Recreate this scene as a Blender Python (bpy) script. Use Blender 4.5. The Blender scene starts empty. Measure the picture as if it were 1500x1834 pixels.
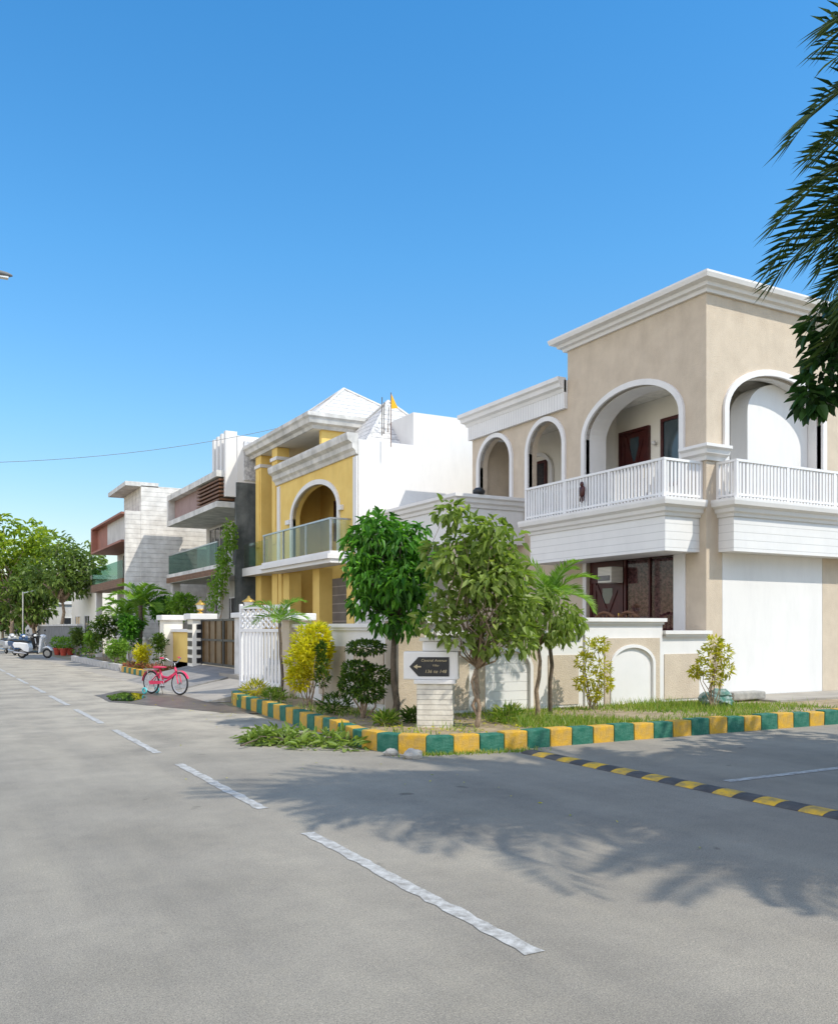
import bpy, bmesh, math, random
from mathutils import Vector, Matrix
R=math.radians; PI=math.pi
S=bpy.context.scene; C=S.collection
F=1600.; H=1.6; HY=1124.; A=R(29.1); SA,CA=math.sin(A),math.cos(A)
V=Vector
# ---- layout helpers: survey of the street (X across the street, Y along it)
def ray(px):
    t=(px-750)/F; return SA+t*CA, CA-t*SA
def at(px,py,d):
    a,b=ray(px); return V((a*d,b*d,H-(py-HY)/F*d))
def G(px,py,z=0):
    return at(px,py,(H-z)*F/(py-HY))
def yX(px,X): a,b=ray(px); return X/a*b
def xY(px,Y): a,b=ray(px); return Y/b*a
def zX(px,py,X): return H-(py-HY)/F*(X/ray(px)[0])
def zY(px,py,Y): return H-(py-HY)/F*(Y/ray(px)[1])

# ---------------------------------------------------------------- materials
def mixn(nt,bt,fac,a,b):
    n=nt.nodes.new('ShaderNodeMix'); n.data_type='RGBA'; n.blend_type=bt
    for i,x in ((0,fac),(6,a),(7,b)):
        if isinstance(x,bpy.types.NodeSocket): nt.links.new(x,n.inputs[i])
        elif x is not None:
            n.inputs[i].default_value = x if i==0 else (tuple(x)+(1,) if len(x)==3 else x)
    return n.outputs[2]
def math_n(nt,op,a,b=None):
    n=nt.nodes.new('ShaderNodeMath'); n.operation=op
    for i,x in enumerate((a,b)):
        if x is None: continue
        if isinstance(x,bpy.types.NodeSocket): nt.links.new(x,n.inputs[i])
        else: n.inputs[i].default_value=x
    return n.outputs[0]
def noise_n(nt,vec,scale,detail=5,rough=.6):
    n=nt.nodes.new('ShaderNodeTexNoise'); n.inputs['Scale'].default_value=scale
    n.inputs['Detail'].default_value=detail; n.inputs['Roughness'].default_value=rough
    nt.links.new(vec,n.inputs['Vector']); return n.outputs['Fac']
def ramp_n(nt,fac,stops):
    n=nt.nodes.new('ShaderNodeValToRGB'); e=n.color_ramp.elements
    while len(e)<len(stops): e.new(.5)
    for k,(p,c) in zip(e,stops):
        k.position=p; k.color=tuple(c)+(1,)
    nt.links.new(fac,n.inputs[0]); return n.outputs[0]
def mapping_n(nt,vec,sc):
    n=nt.nodes.new('ShaderNodeMapping'); n.inputs['Scale'].default_value=sc
    nt.links.new(vec,n.inputs[0]); return n.outputs[0]
def mat(name,c,c2=None,sc=3,rough=.75,bump=0,bs=60,metal=0,spec=.35,streak=0,groove=None,speck=0):
    m=bpy.data.materials.new(name); m.use_nodes=True; nt=m.node_tree; N=nt.nodes; L=nt.links
    b=N['Principled BSDF']; tc=N.new('ShaderNodeTexCoord').outputs['Object']
    if c2 is None: c2=tuple(x*.86 for x in c)
    col=ramp_n(nt,noise_n(nt,tc,sc,6),[(.38,c),(.66,c2)])
    if speck:
        sp=ramp_n(nt,noise_n(nt,tc,180,3,.8),[(.3,(1-speck,)*3),(.7,(1,)*3)])
        col=mixn(nt,'MULTIPLY',1.,col,sp)
    if streak:
        st=ramp_n(nt,noise_n(nt,mapping_n(nt,tc,(1.6,1.6,.4)),1.6,8,.68),[(.45,(1,1,1)),(.75,(1-streak,1-streak,1-streak*.95))])
        col=mixn(nt,'MULTIPLY',1.,col,st)
    hgt=None
    if groove:
        ax,pitch,w,dk=groove
        sx=N.new('ShaderNodeSeparateXYZ'); L.new(tc,sx.inputs[0])
        fr=math_n(nt,'FRACT',math_n(nt,'DIVIDE',sx.outputs[ax],pitch))
        k=math_n(nt,'LESS_THAN',fr,w)
        col=mixn(nt,'MIX',k,col,mixn(nt,'MULTIPLY',1.,col,(dk,dk,dk)))
        hgt=math_n(nt,'MULTIPLY',k,-1.)
    L.new(col,b.inputs['Base Color'])
    b.inputs['Roughness'].default_value=rough; b.inputs['Metallic'].default_value=metal
    b.inputs['Specular IOR Level'].default_value=spec
    if bump or hgt is not None:
        bp=N.new('ShaderNodeBump'); bp.inputs['Strength'].default_value=bump or .4; bp.inputs['Distance'].default_value=.02
        h=noise_n(nt,tc,bs,5)
        if hgt is not None: h=math_n(nt,'ADD',math_n(nt,'MULTIPLY',h,.3),hgt)
        L.new(h,bp.inputs['Height']); L.new(bp.outputs[0],b.inputs['Normal'])
    return m
def leafmat(name,cs,trans=.35,rough=.45):
    m=bpy.data.materials.new(name); m.use_nodes=True; nt=m.node_tree; N=nt.nodes; L=nt.links
    b=N['Principled BSDF']; g=N.new('ShaderNodeNewGeometry')
    n=len(cs); col=ramp_n(nt,g.outputs['Random Per Island'],[(i/(n-1) if n>1 else 0,c) for i,c in enumerate(cs)])
    L.new(col,b.inputs['Base Color']); b.inputs['Roughness'].default_value=rough; b.inputs['Specular IOR Level'].default_value=.35
    t=N.new('ShaderNodeBsdfTranslucent'); L.new(mixn(nt,'MULTIPLY',1.,col,(1.5,1.6,.6)),t.inputs[0])
    mx=N.new('ShaderNodeMixShader'); mx.inputs[0].default_value=trans
    L.new(b.outputs[0],mx.inputs[1]); L.new(t.outputs[0],mx.inputs[2]); L.new(mx.outputs[0],N['Material Output'].inputs[0])
    return m
def glassmat(name,tint,refl=.22):
    m=bpy.data.materials.new(name); m.use_nodes=True; nt=m.node_tree; N=nt.nodes; L=nt.links
    N.remove(N['Principled BSDF'])
    t=N.new('ShaderNodeBsdfTransparent'); t.inputs[0].default_value=tuple(tint)+(1,)
    g=N.new('ShaderNodeBsdfGlossy'); g.inputs['Roughness'].default_value=.03
    mx=N.new('ShaderNodeMixShader'); mx.inputs[0].default_value=refl
    L.new(t.outputs[0],mx.inputs[1]); L.new(g.outputs[0],mx.inputs[2]); L.new(mx.outputs[0],N['Material Output'].inputs[0])
    return m
def asphaltmat():
    m=bpy.data.materials.new('asphalt'); m.use_nodes=True; nt=m.node_tree; N=nt.nodes; L=nt.links
    b=N['Principled BSDF']; tc=N.new('ShaderNodeTexCoord').outputs['Object']
    col=ramp_n(nt,noise_n(nt,tc,.55,7,.62),[(.3,(.247,.226,.190)),(.55,(.288,.264,.223)),(.75,(.325,.298,.251))])
    wear=ramp_n(nt,noise_n(nt,mapping_n(nt,tc,(1.2,.09,1)),1.3,6,.6),[(.35,(.88,.88,.89)),(.7,(1.07,1.06,1.04))])
    col=mixn(nt,'MULTIPLY',1.,col,wear)
    grain=ramp_n(nt,noise_n(nt,tc,130,2,.9),[(.33,(.5,.5,.5)),(.47,(.94,.94,.93)),(.56,(1.0,1.0,.99)),(.68,(1.5,1.48,1.43))])
    col=mixn(nt,'MULTIPLY',1.,col,grain)
    grain2=ramp_n(nt,noise_n(nt,tc,52,3,.8),[(.34,(.86,.86,.86)),(.5,(1,1,1)),(.66,(1.14,1.13,1.12))])
    col=mixn(nt,'MULTIPLY',1.,col,grain2)
    patch=ramp_n(nt,noise_n(nt,tc,5.5,6,.7),[(.3,(.92,.92,.93)),(.5,(1,1,1)),(.72,(1.07,1.065,1.05))])
    col=mixn(nt,'MULTIPLY',1.,col,patch)
    big=ramp_n(nt,noise_n(nt,tc,.9,4,.5),[(.32,(.92,.92,.92)),(.5,(1,1,1)),(.68,(1.06,1.06,1.05))])
    col=mixn(nt,'MULTIPLY',1.,col,big)
    spots=ramp_n(nt,noise_n(nt,tc,3.1,3,.4),[(.23,(.6,.6,.6)),(.28,(1,1,1))])
    col=mixn(nt,'MULTIPLY',1.,col,spots)
    sx=N.new('ShaderNodeSeparateXYZ'); L.new(tc,sx.inputs[0])
    mr=N.new('ShaderNodeMapRange'); mr.inputs[1].default_value=9; mr.inputs[2].default_value=15; L.new(sx.outputs[1],mr.inputs[0])
    mr2=N.new('ShaderNodeMapRange'); mr2.inputs[1].default_value=-2; mr2.inputs[2].default_value=5; L.new(sx.outputs[0],mr2.inputs[0])
    dn=ramp_n(nt,noise_n(nt,tc,1.1,7,.65),[(.34,(0,0,0)),(.6,(1,1,1))])
    dust=math_n(nt,'MULTIPLY',math_n(nt,'MULTIPLY',mr.outputs[0],mr2.outputs[0]),dn)
    col=mixn(nt,'MIX',math_n(nt,'MULTIPLY',dust,.85),col,(.44,.39,.31))
    L.new(col,b.inputs['Base Color']); b.inputs['Roughness'].default_value=.9; b.inputs['Specular IOR Level'].default_value=.15
    bp=N.new('ShaderNodeBump'); bp.inputs['Strength'].default_value=.4; bp.inputs['Distance'].default_value=.01
    L.new(noise_n(nt,tc,95,4,.8),bp.inputs['Height']); L.new(bp.outputs[0],b.inputs['Normal'])
    return m
M={}
M['asphalt']=asphaltmat()
M['paint']=mat('road_paint',(.6,.59,.56),(.31,.295,.265),14,.75,.2,80,speck=.45)
M['concrete']=mat('concrete',(.40,.36,.30),(.3,.27,.23),1.6,.85,.3,40,speck=.2)
M['ramp']=mat('ramp_concrete',(.27,.25,.225),(.2,.19,.175),1.6,.85,.3,40,groove=(0,.22,.07,.75))
M['soil']=mat('garden_soil',(.36,.28,.18),(.22,.17,.1),3.5,.95,.8,18)
M['dirt']=mat('dry_ground',(.32,.27,.2),(.18,.17,.08),.6,.95,.5,9)
M['wet']=mat('wet_asphalt',(.1,.075,.055),(.17,.13,.1),2.5,.35,.1,30)
M['water']=mat('puddle_water',(.02,.025,.02),(.03,.03,.02),2,.02,0,spec=.8)
M['white']=mat('white_paint',(.73,.71,.685),(.68,.665,.64),1.2,.6,.08,90,streak=.07)
M['whitewall']=mat('white_wall',(.73,.715,.69),(.69,.675,.65),.5,.75,.15,70,streak=.08)
M['siding']=mat('white_siding',(.73,.72,.70),(.69,.68,.66),1.5,.55,.5,60,groove=(2,.16,.08,.76),streak=.05)
M['ribs']=mat('ribbed_white',(.73,.715,.69),(.68,.665,.64),1.5,.6,.5,60,groove=(1,.11,.18,.76),streak=.08)
M['tan']=mat('tan_stucco',(.575,.485,.375),(.515,.43,.33),2.6,.9,.6,45,streak=.1)
M['cream']=mat('cream_paint',(.78,.74,.65),(.75,.71,.62),1,.8,.1,60)
M['ceil']=mat('ceiling_plaster',(.76,.73,.66),(.6,.58,.52),5,.8,.5,16)
M['yellow']=mat('yellow_stucco',(.77,.55,.17),(.7,.48,.135),1.3,.8,.2,50,streak=.1)
M['maroon']=mat('maroon_wood',(.065,.014,.012),(.042,.009,.009),6,.35,.1,40)
M['darkglass']=mat('dark_glass',(.02,.022,.025),(.03,.03,.035),1,.06,0,spec=.6)
M['blueglass']=mat('blue_glass',(.03,.05,.06),(.05,.07,.08),1,.06,0,spec=.7)
M['rail_glass']=glassmat('green_rail_glass',(.4,.56,.5),.12)
M['pane']=glassmat('clear_pane',(.85,.83,.83),.03)
M['oldglass']=glassmat('yellow_rail_glass',(.87,.92,.86),.09)
M['brown']=mat('brown_gate_sheet',(.15,.095,.045),(.10,.06,.028),4,.4,.1,30,metal=.3)
M['bronze']=mat('bronze_strip',(.2,.125,.05),(.15,.09,.035),4,.4,.1,30,metal=.5)
M['brass']=mat('brass',(.65,.42,.1),(.5,.3,.07),5,.35,0,metal=.7)
M['goldpaint']=mat('gold_paint',(.52,.43,.26),(.45,.37,.22),5,.5)
M['black']=mat('black_paint',(.018,.018,.02),(.03,.03,.03),8,.4)
M['rubber']=mat('black_rubber',(.025,.025,.027),(.045,.045,.045),8,.8,.3,60)
M['rubber_grey']=mat('dusty_black_rubber',(.06,.06,.062),(.1,.1,.1),6,.85,.4,50)
M['kyel']=mat('kerb_yellow',(.74,.42,.03),(.46,.31,.11),7,.75,.6,30,speck=.35,streak=.3)
M['kgrn']=mat('kerb_green',(.012,.14,.09),(.07,.22,.155),7,.7,.6,30,speck=.35,streak=.25)
M['kgry']=mat('kerb_grey',(.5,.48,.45),(.35,.33,.3),5,.8,.4,30)
M['byel']=mat('bump_yellow',(.72,.43,.03),(.3,.23,.09),9,.75,.4,40)
M['tile']=mat('grey_roof_tile',(.66,.645,.62),(.42,.41,.4),9,.85,.8,22,groove=(2,.2,.16,.66))
M['oldwhite']=mat('weathered_white',(.70,.68,.64),(.48,.47,.44),1.8,.8,.4,40,streak=.3)
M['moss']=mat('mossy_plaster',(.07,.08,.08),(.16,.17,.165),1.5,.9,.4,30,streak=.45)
M['grey']=mat('grey_plaster',(.58,.56,.53),(.48,.465,.44),1.3,.85,.3,40,streak=.15)
M['dgrey']=mat('dark_grey_plaster',(.2,.2,.2),(.14,.14,.14),2,.85,.3,40)
M['purple']=mat('mauve_panel',(.32,.22,.2),(.27,.18,.165),2,.7)
M['wood']=mat('brown_wood',(.2,.095,.045),(.13,.06,.03),6,.6,.2,30,groove=(2,.09,.14,.4))
M['redbrown']=mat('red_brown_wall',(.33,.14,.1),(.27,.12,.085),2,.7)
M['mosaic']=mat('mosaic',(.62,.62,.62),(.3,.3,.32),11,.7,.5,20)
M['roughwhite']=mat('rough_white_plaster',(.74,.71,.66),(.56,.53,.485),2.2,.95,.9,14,streak=.2,groove=(2,.22,.06,.88))
M['clad']=mat('stone_cladding',(.70,.66,.57),(.54,.5,.43),9,.85,.9,14,groove=(2,.075,.14,.62))
M['metalw']=mat('white_metal',(.75,.74,.73),(.71,.70,.69),3,.4,0)
M['steel']=mat('steel',(.5,.5,.5),(.4,.4,.4),5,.35,0,metal=.9)
M['bark']=mat('bark',(.36,.27,.19),(.21,.15,.1),14,.95,.9,35)
M['barkd']=mat('dark_bark',(.15,.115,.085),(.08,.065,.045),14,.95,.9,35)
M['pot']=mat('red_pot',(.42,.06,.035),(.34,.05,.03),4,.55)
M['redp']=mat('red_bike_paint',(.76,.04,.12),(.68,.035,.1),4,.3)
M['teal']=mat('teal_plastic',(.1,.5,.5),(.08,.45,.45),4,.5)
M['scw']=mat('white_scooter_paint',(.78,.78,.77),(.74,.74,.73),2,.25,spec=.5)
M['scb']=mat('blue_scooter_paint',(.05,.1,.2),(.04,.08,.17),2,.25,spec=.5)
M['scg']=mat('grey_scooter_paint',(.4,.41,.42),(.35,.36,.37),2,.3,spec=.5)
M['lamp']=mat('lamp_glass',(.7,.7,.68),(.6,.6,.6),2,.1,spec=.6)
M['flag']=mat('orange_cloth',(.85,.42,.02),(.75,.36,.02),6,.8)
M['tarp']=mat('green_sack',(.04,.16,.12),(.35,.38,.36),12,.6,.6,20)
M['stone']=mat('grey_stone',(.4,.38,.34),(.26,.25,.23),6,.9,.7,14)
M['acw']=mat('ac_case',(.7,.67,.6),(.64,.61,.54),4,.5,groove=(2,.03,.35,.55))
M['curtain']=mat('maroon_curtain',(.055,.012,.018),(.26,.12,.12),17,.85,.2,30)
M['l_dark']=leafmat('leaf_dark',[(.025,.08,.012),(.05,.16,.02),(.1,.27,.03),(.16,.35,.045)],.45)
M['l_mid']=leafmat('leaf_olive',[(.10,.15,.028),(.16,.23,.045),(.23,.31,.075),(.32,.38,.12)],.42)
M['l_yel']=leafmat('leaf_yellow',[(.36,.34,.015),(.58,.52,.02),(.7,.6,.03),(.42,.45,.03)],.45)
M['l_ygr']=leafmat('leaf_yellow_green',[(.24,.25,.025),(.42,.4,.03),(.56,.48,.05),(.3,.33,.03)],.42)
M['l_palm']=leafmat('leaf_palm',[(.02,.045,.016),(.045,.085,.025),(.085,.13,.04),(.13,.17,.05)],.22,.35)
M['l_broad']=leafmat('leaf_broad_dark',[(.012,.04,.012),(.025,.075,.018),(.05,.12,.025)],.2)
M['l_areca']=leafmat('leaf_areca',[(.1,.2,.025),(.17,.3,.04),(.24,.38,.06)],.42)
M['l_grass']=leafmat('leaf_grass',[(.09,.17,.018),(.15,.25,.03),(.24,.32,.05),(.38,.36,.13)],.42)
M['l_top']=leafmat('leaf_topiary',[(.02,.055,.008),(.06,.12,.015),(.13,.2,.02)],.32)
M['l_far']=leafmat('leaf_far',[(.09,.14,.015),(.17,.26,.02),(.28,.36,.03),(.36,.4,.04)],.42)
M['l_far2']=leafmat('leaf_far_green',[(.06,.1,.025),(.11,.17,.035),(.19,.25,.06)],.4)
M['l_red']=leafmat('leaf_red',[(.2,.05,.03),(.3,.1,.06),(.14,.18,.04)],.3)
M['flower']=leafmat('white_flower',[(.7,.68,.66),(.8,.75,.72)],.2)

# ---------------------------------------------------------------- mesh builder
class MB:
    def __init__(s): s.v=[]; s.f=[]
    def add(s,vs,fs):
        o=len(s.v); s.v.extend(tuple(v) for v in vs); s.f.extend(tuple(i+o for i in f) for f in fs); return s
    def box(s,x0,x1,y0,y1,z0,z1):
        return s.add([(x0,y0,z0),(x1,y0,z0),(x1,y1,z0),(x0,y1,z0),(x0,y0,z1),(x1,y0,z1),(x1,y1,z1),(x0,y1,z1)],
          [(0,3,2,1),(4,5,6,7),(0,1,5,4),(1,2,6,5),(2,3,7,6),(3,0,4,7)])
    def bxa(s,ax,u0,u1,t0,t1,z0,z1):
        return s.box(t0,t1,u0,u1,z0,z1) if ax=='x' else s.box(u0,u1,t0,t1,z0,z1)
    def prism(s,poly,ax,a,b):
        n=len(poly)
        def P(u,w,t): return (t,u,w) if ax=='x' else ((u,t,w) if ax=='y' else (u,w,t))
        vs=[P(u,w,a) for u,w in poly]+[P(u,w,b) for u,w in poly]
        fs=[tuple(range(n)),tuple(range(2*n-1,n-1,-1))]+[(i,i+n,(i+1)%n+n,(i+1)%n) for i in range(n)]
        return s.add(vs,fs)
    def tube(s,pts,rads,n=8,cap=True):
        pts=[V(p) for p in pts]
        if not hasattr(rads,'__len__'): rads=[rads]*len(pts)
        vs=[];fs=[]; prev=None
        for i,p in enumerate(pts):
            d=(pts[min(i+1,len(pts)-1)]-pts[max(i-1,0)]).normalized()
            if prev is None:
                a=d.cross(V((0,0,1)));
                if a.length<.01: a=d.cross(V((1,0,0)))
                a.normalize()
            else:
                a=prev-d*prev.dot(d)
                if a.length<1e-4: a=d.orthogonal()
                a.normalize()
            prev=a; b=d.cross(a)
            for k in range(n):
                t=2*PI*k/n; vs.append(p+(a*math.cos(t)+b*math.sin(t))*rads[i])
        m=len(pts)
        for i in range(m-1):
            for k in range(n):
                fs.append((i*n+k,i*n+(k+1)%n,(i+1)*n+(k+1)%n,(i+1)*n+k))
        if cap: fs+= [tuple(range(n-1,-1,-1)),tuple(range((m-1)*n,m*n))]
        return s.add(vs,fs)
    def sweep(s,path,prof):
        P=[V((p[0],p[1],0)) for p in path]; n=len(P); k=len(prof); vs=[];fs=[]
        def nr(d): return V((d.y,-d.x,0))
        for i,p in enumerate(P):
            if i==0: m=nr((P[1]-p).normalized())
            elif i==n-1: m=nr((p-P[i-1]).normalized())
            else:
                a=nr((p-P[i-1]).normalized()); b=nr((P[i+1]-p).normalized()); m=(a+b); m=m/(m.dot(a))
            for o,z in prof: vs.append((p.x+m.x*o,p.y+m.y*o,z))
        for i in range(n-1):
            for j in range(k): fs.append((i*k+j,i*k+(j+1)%k,(i+1)*k+(j+1)%k,(i+1)*k+j))
        fs+=[tuple(range(k)),tuple(range((n-1)*k,n*k))]
        return s.add(vs,fs)
    def lathe(s,c,prof,n=16):
        vs=[];fs=[]; m=len(prof)
        for r,z in prof:
            for k in range(n):
                t=2*PI*k/n; vs.append((c[0]+r*math.cos(t),c[1]+r*math.sin(t),c[2]+z))
        for i in range(m-1):
            for k in range(n): fs.append((i*n+k,i*n+(k+1)%n,(i+1)*n+(k+1)%n,(i+1)*n+k))
        fs+=[tuple(range(n)),tuple(range((m-1)*n,m*n))]
        return s.add(vs,fs)
    def ball(s,c,r,n=10,m=7,jit=0,rnd=None):
        if not hasattr(r,'__len__'): r=(r,r,r)
        vs=[];fs=[]
        for i in range(1,m):
            a=PI*i/m
            for k in range(n):
                t=2*PI*k/n; j=1+(rnd.uniform(-jit,jit) if rnd else 0)
                vs.append((c[0]+r[0]*j*math.sin(a)*math.cos(t),c[1]+r[1]*j*math.sin(a)*math.sin(t),c[2]+r[2]*j*math.cos(a)))
        for i in range(m-2):
            for k in range(n): fs.append((i*n+k,i*n+(k+1)%n,(i+1)*n+(k+1)%n,(i+1)*n+k))
        fs+=[tuple(range(n)),tuple(range((m-2)*n,(m-1)*n))]
        return s.add(vs,fs)
    def ring(s,c,ax,R0,r,n=28,m=8):   # torus about axis ax
        c=V(c); ax=V(ax).normalized(); u=ax.orthogonal().normalized(); w=ax.cross(u); vs=[];fs=[]
        for i in range(n):
            t=2*PI*i/n; d=u*math.cos(t)+w*math.sin(t)
            for k in range(m):
                p=2*PI*k/m; vs.append(c+d*(R0+r*math.cos(p))+ax*(r*math.sin(p)))
        for i in range(n):
            for k in range(m):
                fs.append((i*m+k,((i+1)%n)*m+k,((i+1)%n)*m+(k+1)%m,i*m+(k+1)%m))
        return s.add(vs,fs)
    def leaf(s,p,d,L,W,rnd,curl=.25,fold=.3):
        d=d.normalized(); sd=d.cross(V((rnd.uniform(-.5,.5),rnd.uniform(-.5,.5),1)))
        if sd.length<.05: sd=V((1,0,0))
        sd.normalize(); n=sd.cross(d)
        def Q(t,w): return p+d*(L*t)+sd*(W*w)+n*(abs(w)*W*fold*2-curl*L*t*t)
        return s.add([Q(0,0),Q(.3,-.5),Q(.68,-.38),Q(1,0),Q(.68,.38),Q(.3,.5)],[(0,1,2,3),(0,3,4,5)])
    def build(s,name,m,parent=None,loc=None,bevel=0,smooth=False,recalc=True,kind=None,label=None):
        if parent is not None: o0=wloc(parent)
        elif loc is not None: o0=V(loc)
        else:
            xs=[v[0] for v in s.v]; ys=[v[1] for v in s.v]; zs=[v[2] for v in s.v]
            o0=V(((min(xs)+max(xs))/2,(min(ys)+max(ys))/2,min(zs)))
        me=bpy.data.meshes.new(name)
        me.from_pydata([(v[0]-o0.x,v[1]-o0.y,v[2]-o0.z) for v in s.v],[],s.f)
        if recalc or bevel:
            bm=bmesh.new(); bm.from_mesh(me)
            bmesh.ops.recalc_face_normals(bm,faces=bm.faces)
            if bevel: bmesh.ops.bevel(bm,geom=list(bm.edges),offset=bevel,segments=2,profile=.6,affect='EDGES',clamp_overlap=True)
            bm.to_mesh(me); bm.free()
        if smooth: me.polygons.foreach_set('use_smooth',[True]*len(me.polygons))
        me.materials.append(M[m] if isinstance(m,str) else m)
        ob=bpy.data.objects.new(name,me); C.objects.link(ob)
        if parent is not None: ob.parent=parent
        else: ob.location=o0
        if kind: ob['kind']=kind
        if label: ob['label']=label
        return ob
def wloc(o):
    l=V((0,0,0))
    while o is not None: l+=o.location; o=o.parent
    return l
def thing(name,label,cat,loc=(0,0,0),group=None):
    o=bpy.data.objects.new(name,None); C.objects.link(o); o.location=loc; o.empty_display_size=.2
    o['label']=label; o['category']=cat
    if group: o['group']=group
    return o
def tag(o,label,cat,group=None,kind=None):
    o['label']=label; o['category']=cat
    if group: o['group']=group
    if kind: o['kind']=kind
    return o
def copy_tree(o,parent=None):
    c=o.copy(); C.objects.link(c)
    if parent is not None: c.parent=parent
    for ch in list(o.children): copy_tree(ch,c)
    return c
def struct(name,mb,m,label,cat,recalc=True):
    o=mb.build(name,m,loc=(0,0,0),recalc=recalc); o['kind']='structure'; o['label']=label; o['category']=cat; return o
def sheet(pts,z):
    mb=MB(); n=len(pts); mb.add([(p[0],p[1],z) for p in pts],[tuple(range(n))]); return mb
def arch_pts(ua,ub,zs,rise,seg=22):
    c=(ua+ub)/2; h=(ub-ua)/2
    return [(c-h*math.cos(PI*i/seg),zs+rise*math.sin(PI*i/seg)) for i in range(seg+1)]
def arch_wall(mb,ax,u0,u1,z0,z1,ua,ub,zb,zs,rise,t0,t1):
    mb.bxa(ax,u0,ua,t0,t1,z0,z1); mb.bxa(ax,ub,u1,t0,t1,z0,z1)
    if zb>z0: mb.bxa(ax,ua,ub,t0,t1,z0,zb)
    p=arch_pts(ua,ub,zs,rise)
    for a,b in zip(p,p[1:]): mb.prism([a,b,(b[0],z1),(a[0],z1)],ax,t0,t1)
def arch_trim(mb,ax,ua,ub,zb,zs,rise,w,t0,t1):
    i=[(ua,zb)]+arch_pts(ua,ub,zs,rise)+[(ub,zb)]
    o=[(ua-w,zb)]+arch_pts(ua-w,ub+w,zs,rise+w)+[(ub+w,zb)]
    for k in range(len(i)-1): mb.prism([i[k],i[k+1],o[k+1],o[k]],ax,t0,t1)
def window(parent,ax,u0,u1,z0,z1,t,fm,gm,nv=1,fw=.06,nh=0,name='window'):
    f=MB(); f.bxa(ax,u0,u0+fw,t,t+.07,z0,z1); f.bxa(ax,u1-fw,u1,t,t+.07,z0,z1)
    f.bxa(ax,u0+fw,u1-fw,t,t+.07,z0,z0+fw); f.bxa(ax,u0+fw,u1-fw,t,t+.07,z1-fw,z1)
    for i in range(nv):
        u=u0+(u1-u0)*(i+1)/(nv+1); f.bxa(ax,u-fw*.4,u+fw*.4,t+.006,t+.065,z0+fw,z1-fw)
    for i in range(nh):
        z=z0+(z1-z0)*(i+1)/(nh+1); f.bxa(ax,u0+fw,u1-fw,t+.01,t+.06,z-fw*.3,z+fw*.3)
    w=f.build(name,fm,parent)
    g=MB(); g.bxa(ax,u0+fw*.5,u1-fw*.5,t+.035,t+.045,z0+fw*.5,z1-fw*.5); g.build('pane',gm,w)
    return w
def door(parent,ax,u0,u1,z0,z1,t,glass='darkglass'):
    f=MB(); w=.07
    f.bxa(ax,u0,u0+w,t,t+.08,z0,z1); f.bxa(ax,u1-w,u1,t,t+.08,z0,z1); f.bxa(ax,u0+w,u1-w,t,t+.08,z1-w,z1)
    d=f.build('door','maroon',parent,label='maroon panelled door')
    p=MB(); p.bxa(ax,u0+w,u1-w,t+.05,t+.07,z0,z1-w)
    p.bxa(ax,u0+w,u0+w+.12,t+.025,t+.05,z0,z1-w); p.bxa(ax,u1-w-.12,u1-w,t+.025,t+.05,z0,z1-w)
    uc=(u0+u1)/2; zc=(z0+z1)/2; hw=(u1-u0)/2-w-.12
    def slab(a,b):
        du,dz=b[0]-a[0],b[1]-a[1]; l=math.hypot(du,dz); nu,nz=-dz/l*.05,du/l*.05
        p.prism([(a[0]-nu,a[1]-nz),(b[0]-nu,b[1]-nz),(b[0]+nu,b[1]+nz),(a[0]+nu,a[1]+nz)],ax,t+.03,t+.05)
    slab((uc-hw,z1-.12),(uc,zc+.1)); slab((uc+hw,z1-.125),(uc,zc+.105)); slab((uc,zc+.1),(uc,z0))
    p.build('door_leaf','maroon',d)
    g=MB(); g.bxa(ax,uc-hw*.45,uc+hw*.45,t+.045,t+.0495,zc+.35,z1-.2); g.build('glass_panel','blueglass',d)
    h=MB(); h.bxa(ax,u0+w+.03,u0+w+.07,t-.02,t+.02,zc-.12,zc+.12); h.build('handle','brass',d)
    return d
def rail(parent,segs,z0,z1,m='metalw',pitch=.1,bw=.052,name='railing'):
    mb=MB()
    for (x0,y0),(x1,y1) in segs:
        a=V((x0,y0,0)); b=V((x1,y1,0)); L=(b-a).length; d=(b-a)/L; n=V((d.y,-d.x,0))
        def bar(s0,s1,th,za,zb):
            p=a+d*s0; q=a+d*s1; o=n*th
            vs=[(p-o),(q-o),(q+o),(p+o)]
            mb.add([(v.x,v.y,za) for v in vs]+[(v.x,v.y,zb) for v in vs],[(0,3,2,1),(4,5,6,7),(0,1,5,4),(1,2,6,5),(2,3,7,6),(3,0,4,7)])
        bar(-.03,L+.03,.035,z1-.05,z1); bar(.0,L,.025,z0+.04,z0+.085)
        k=max(2,int(L/pitch))
        for i in range(k+1):
            s=L*i/k; bar(s-bw/2,s+bw/2,.014,z0+.0,z1-.05)
        for i in range(int(L/1.5)+2):
            s=min(L,i*1.5); bar(s-.035,s+.035,.03,z0-.002,z1-.045)
    return mb.build(name,m,parent)
def foliage(mb,clumps,n,L,W,droop,rnd,jl=.35,out=.7,pw=.5):
    for i in range(n):
        c,r=clumps[rnd.randrange(len(clumps))]
        while True:
            u=V((rnd.uniform(-1,1),rnd.uniform(-1,1),rnd.uniform(-1,1)))
            if 0.02<u.length<=1: break
        q=u.normalized()*(u.length**pw)
        p=V((c[0]+q.x*r[0],c[1]+q.y*r[1],c[2]+q.z*r[2]))
        d=u.normalized()*out+V((rnd.gauss(0,.5),rnd.gauss(0,.5),rnd.gauss(0,.4)-droop))
        k=1+rnd.uniform(-jl,jl); mb.leaf(p,d,L*k,W*k,rnd)
def bend(a,b,rnd,n=4,j=.08):
    a=V(a); b=V(b); L=(b-a).length
    return [a+(b-a)*(i/n)+(V((rnd.gauss(0,1),rnd.gauss(0,1),rnd.gauss(0,.4)))*j*L if 0<i<n else V()) for i in range(n+1)]
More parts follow.
